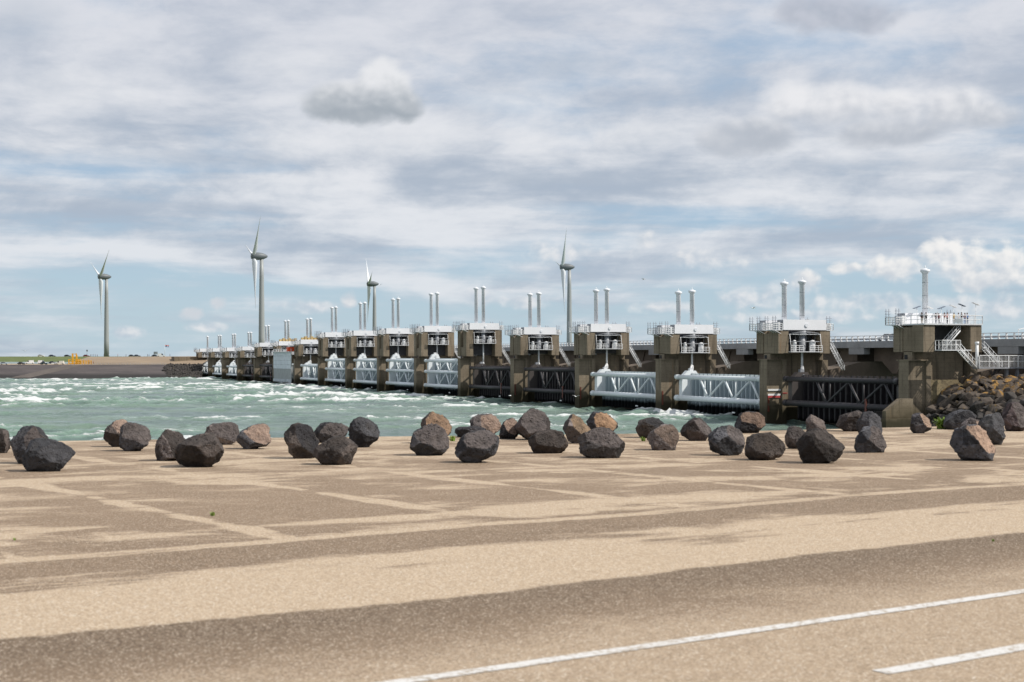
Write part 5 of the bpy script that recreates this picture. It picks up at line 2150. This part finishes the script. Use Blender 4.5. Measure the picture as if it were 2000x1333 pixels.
platform_person(PX_(720), -3.3, R(190), 0, 'cloth_blue', 'cloth_navy', 'visitor in blue at the right end of the group', height=1.78)

GF = 'people walking on the far dike'
for i, (px, sh, lb) in enumerate(((177.5, 'cloth_dark', 'walker in black left of the dike top turbine, first of five'), (182, 'cloth_navy', 'walker in navy on the dike top, second of five'),
                                  (186, 'cloth_dark', 'walker in dark coat on the dike top, third of five'), (190, 'cloth_maroon', 'walker in maroon on the dike top, fourth of five'),
                                  (203, 'cloth_dark', 'walker in black right at the foot of the leftmost turbine'), (213, 'cloth_white', 'walker in white just right of the leftmost turbine'),
                                  (230, 'cloth_pink', 'walker in pink on the dike top right of the turbine'), (246, 'cloth_navy', 'walker in navy on the dike top left of two dark cars'),
                                  (288, 'cloth_dark', 'walker in black on the dike top left of the sign'), (291, 'cloth_blue', 'walker in blue on the dike top left of the sign'),
                                  (332, 'cloth_blue', 'walker in bright blue right of the flagpole'))):
    q = crown(px, 985)
    build_person(q, R(40 * i), i % 4, sh, 'cloth_dark', lb, height=1.78, group=GF)
for i, (px, lb) in enumerate(((174, 'worker in dark clothes right beside the yellow frame'), (179, 'worker in maroon standing by the far fence'), (182.5, 'worker in grey trousers, rightmost by the yellow frame'))):
    build_person(berm(px, 894), R(90 * i), i, ('cloth_dark', 'cloth_maroon', 'cloth_rust')[i], 'cloth_dark', lb, height=1.8, group='workers beside the yellow frame')


# ------------------------------------------------------------------ small far things
def build_yellow():
    root = empty('yellow_steel_frame', berm(146, 899), R(4))
    for i, (x, h) in enumerate(((-3.4, 3.0), (-1.4, 6.4), (0.9, 6.4), (3.0, 3.2), (-1.4, 5.6), (0.9, 5.6))):
        y = 0.0 if i < 4 else 2.0
        MB().box(x - 0.28, x + 0.28, y - 0.28, y + 0.28, 0, h).build('post', 'yellow_paint', root)
    for (x0, x1, z) in ((-3.4, 3.0, 2.8), (-1.4, 0.9, 6.0), (-1.4, 0.9, 4.4), (-3.4, 3.0, 0.6), (-3.4, 3.0, 1.7)):
        MB().box(x0, x1, -0.2, 0.2, z - 0.2, z + 0.2).build('crossbar', 'yellow_paint', root)
    tag(root, 'tall yellow steel frame on the far service road', 'steel frame')
    root = empty('yellow_barrier', berm(163, 899), R(3))
    for i in range(7):
        x = -4.5 + i * 1.5
        MB().box(x - 0.2, x + 0.2, -0.2, 0.2, 0, 2.2 + 0.5 * (i % 2)).build('post', 'yellow_paint', root)
    for z in (0.7, 1.4, 2.0):
        MB().box(-4.6, 4.6, -0.12, 0.12, z - 0.14, z + 0.14).build('rail', 'yellow_paint', root)
    tag(root, 'low yellow barrier right of the tall yellow frame', 'barrier')


build_yellow()

r_ = empty('lamp_post', crown(170, 1015))
MB().tube((0, 0, 0), (0, 0, 4.6), 0.14, 0.1, n=6).build('post', 'grey_steel', r_)
MB().lathe([(0.2, 3.6), (0.45, 3.8), (0.45, 4.6), (0.2, 4.8)], 8).build('lantern', 'dark_steel_and_slot_shade', r_)
tag(r_, 'dark lamp post on the dike top above the dark red car', 'lamp post')

r_ = empty('signboard', crown(304, 1000))
for x in (-1.0, 1.0):
    MB().tube((x, 0, 0), (x, 0, 3.2), 0.08, n=5).build('post', 'grey_steel', r_)
MB().box(-1.3, 1.3, -0.1, 0.1, 1.7, 3.4).build('board', 'sign_grey', r_)
tag(r_, 'square grey signboard on two posts on the far dike top', 'sign')

r_ = empty('flagpole', crown(322, 985))
MB().tube((0, 0, 0), (0, 0, 7.6), 0.10, 0.06, n=6).build('pole', 'white_paint', r_)
b_ = MB()
for j, mi in ((0, 2), (1, 1), (2, 0)):
    vs_, n_ = [], 8
    for i in range(n_ + 1):
        yy = 0.25 * math.sin(i * 1.1)
        vs_ += [(0.05 + i * 0.32, yy, 6.4 + j * 0.42 - i * 0.03), (0.05 + i * 0.32, yy, 6.4 + (j + 1) * 0.42 - i * 0.03)]
    b_._add(vs_, [(2 * i, 2 * i + 2, 2 * i + 3, 2 * i + 1) for i in range(n_)], True, mi)
b_.build('flag', ['flag_red', 'white_paint', 'flag_blue'], r_)
tag(r_, 'white flagpole with a red white and blue flag on the far dike', 'flagpole')


def build_gull(p, rz, roll, size, label):
    root = empty('gull', p, rz)
    b = MB()
    b.lathe([(0.01, -0.30), (0.05, -0.22), (0.075, -0.05), (0.07, 0.10), (0.05, 0.18), (0.045, 0.24), (0.01, 0.30)], 8, axis='x')
    b.build('body', 'gull_white', root)
    for s in (-1, 1):
        w = MB()
        a = R(roll)
        pts = [(0.10, 0.05, 0), (-0.08, 0.05, 0), (-0.06, 0.36, 0.36 * math.tan(a)), (0.12, 0.36, 0.36 * math.tan(a)),
               (-0.14, 0.72, 0.36 * math.tan(a) + 0.02), (-0.04, 0.72, 0.36 * math.tan(a) + 0.02)]
        vs = [(x, s * y, z) for x, y, z in pts] + [(x, s * y, z + 0.018) for x, y, z in pts]
        w._add(vs, [(0, 1, 2, 3), (3, 2, 4, 5), (6, 9, 8, 7), (9, 11, 10, 8), (0, 3, 9, 6), (3, 5, 11, 9), (1, 7, 8, 2), (2, 8, 10, 4), (4, 10, 11, 5), (0, 6, 7, 1)])
        w.build('wing', 'gull_white' if size > 1 else 'gull_grey', root)
    MB().tube((0.28, 0, 0), (0.37, 0, -0.02), 0.02, 0.005, n=5).build('beak', 'yellow_paint', root)
    root.scale = (size,) * 3
    tag(root, label, 'gull', 'gulls flying near the barrier')


build_gull(at(1125, 775, 300), R(60), 28, 1.05, 'white gull with raised wings low in front of the third near pier')
build_gull(at(996, 773, 330), R(20), -10, 1.05, 'white gull low over the water left of the middle pier')
build_gull(at(49, 686, 260), R(120), 25, 1.0, 'gull over the far dike at the left')
build_gull(at(1471, 602, 220), R(20), 15, 1.0, 'small dark gull in the sky left of the second near pier')
build_gull(at(1257, 546, 240), R(-30), 20, 0.9, 'tiny gull in the sky above the middle of the barrier')
build_gull(at(741, 557, 260), R(70), 20, 0.8, 'tiny gull in the sky beside the smallest turbine')
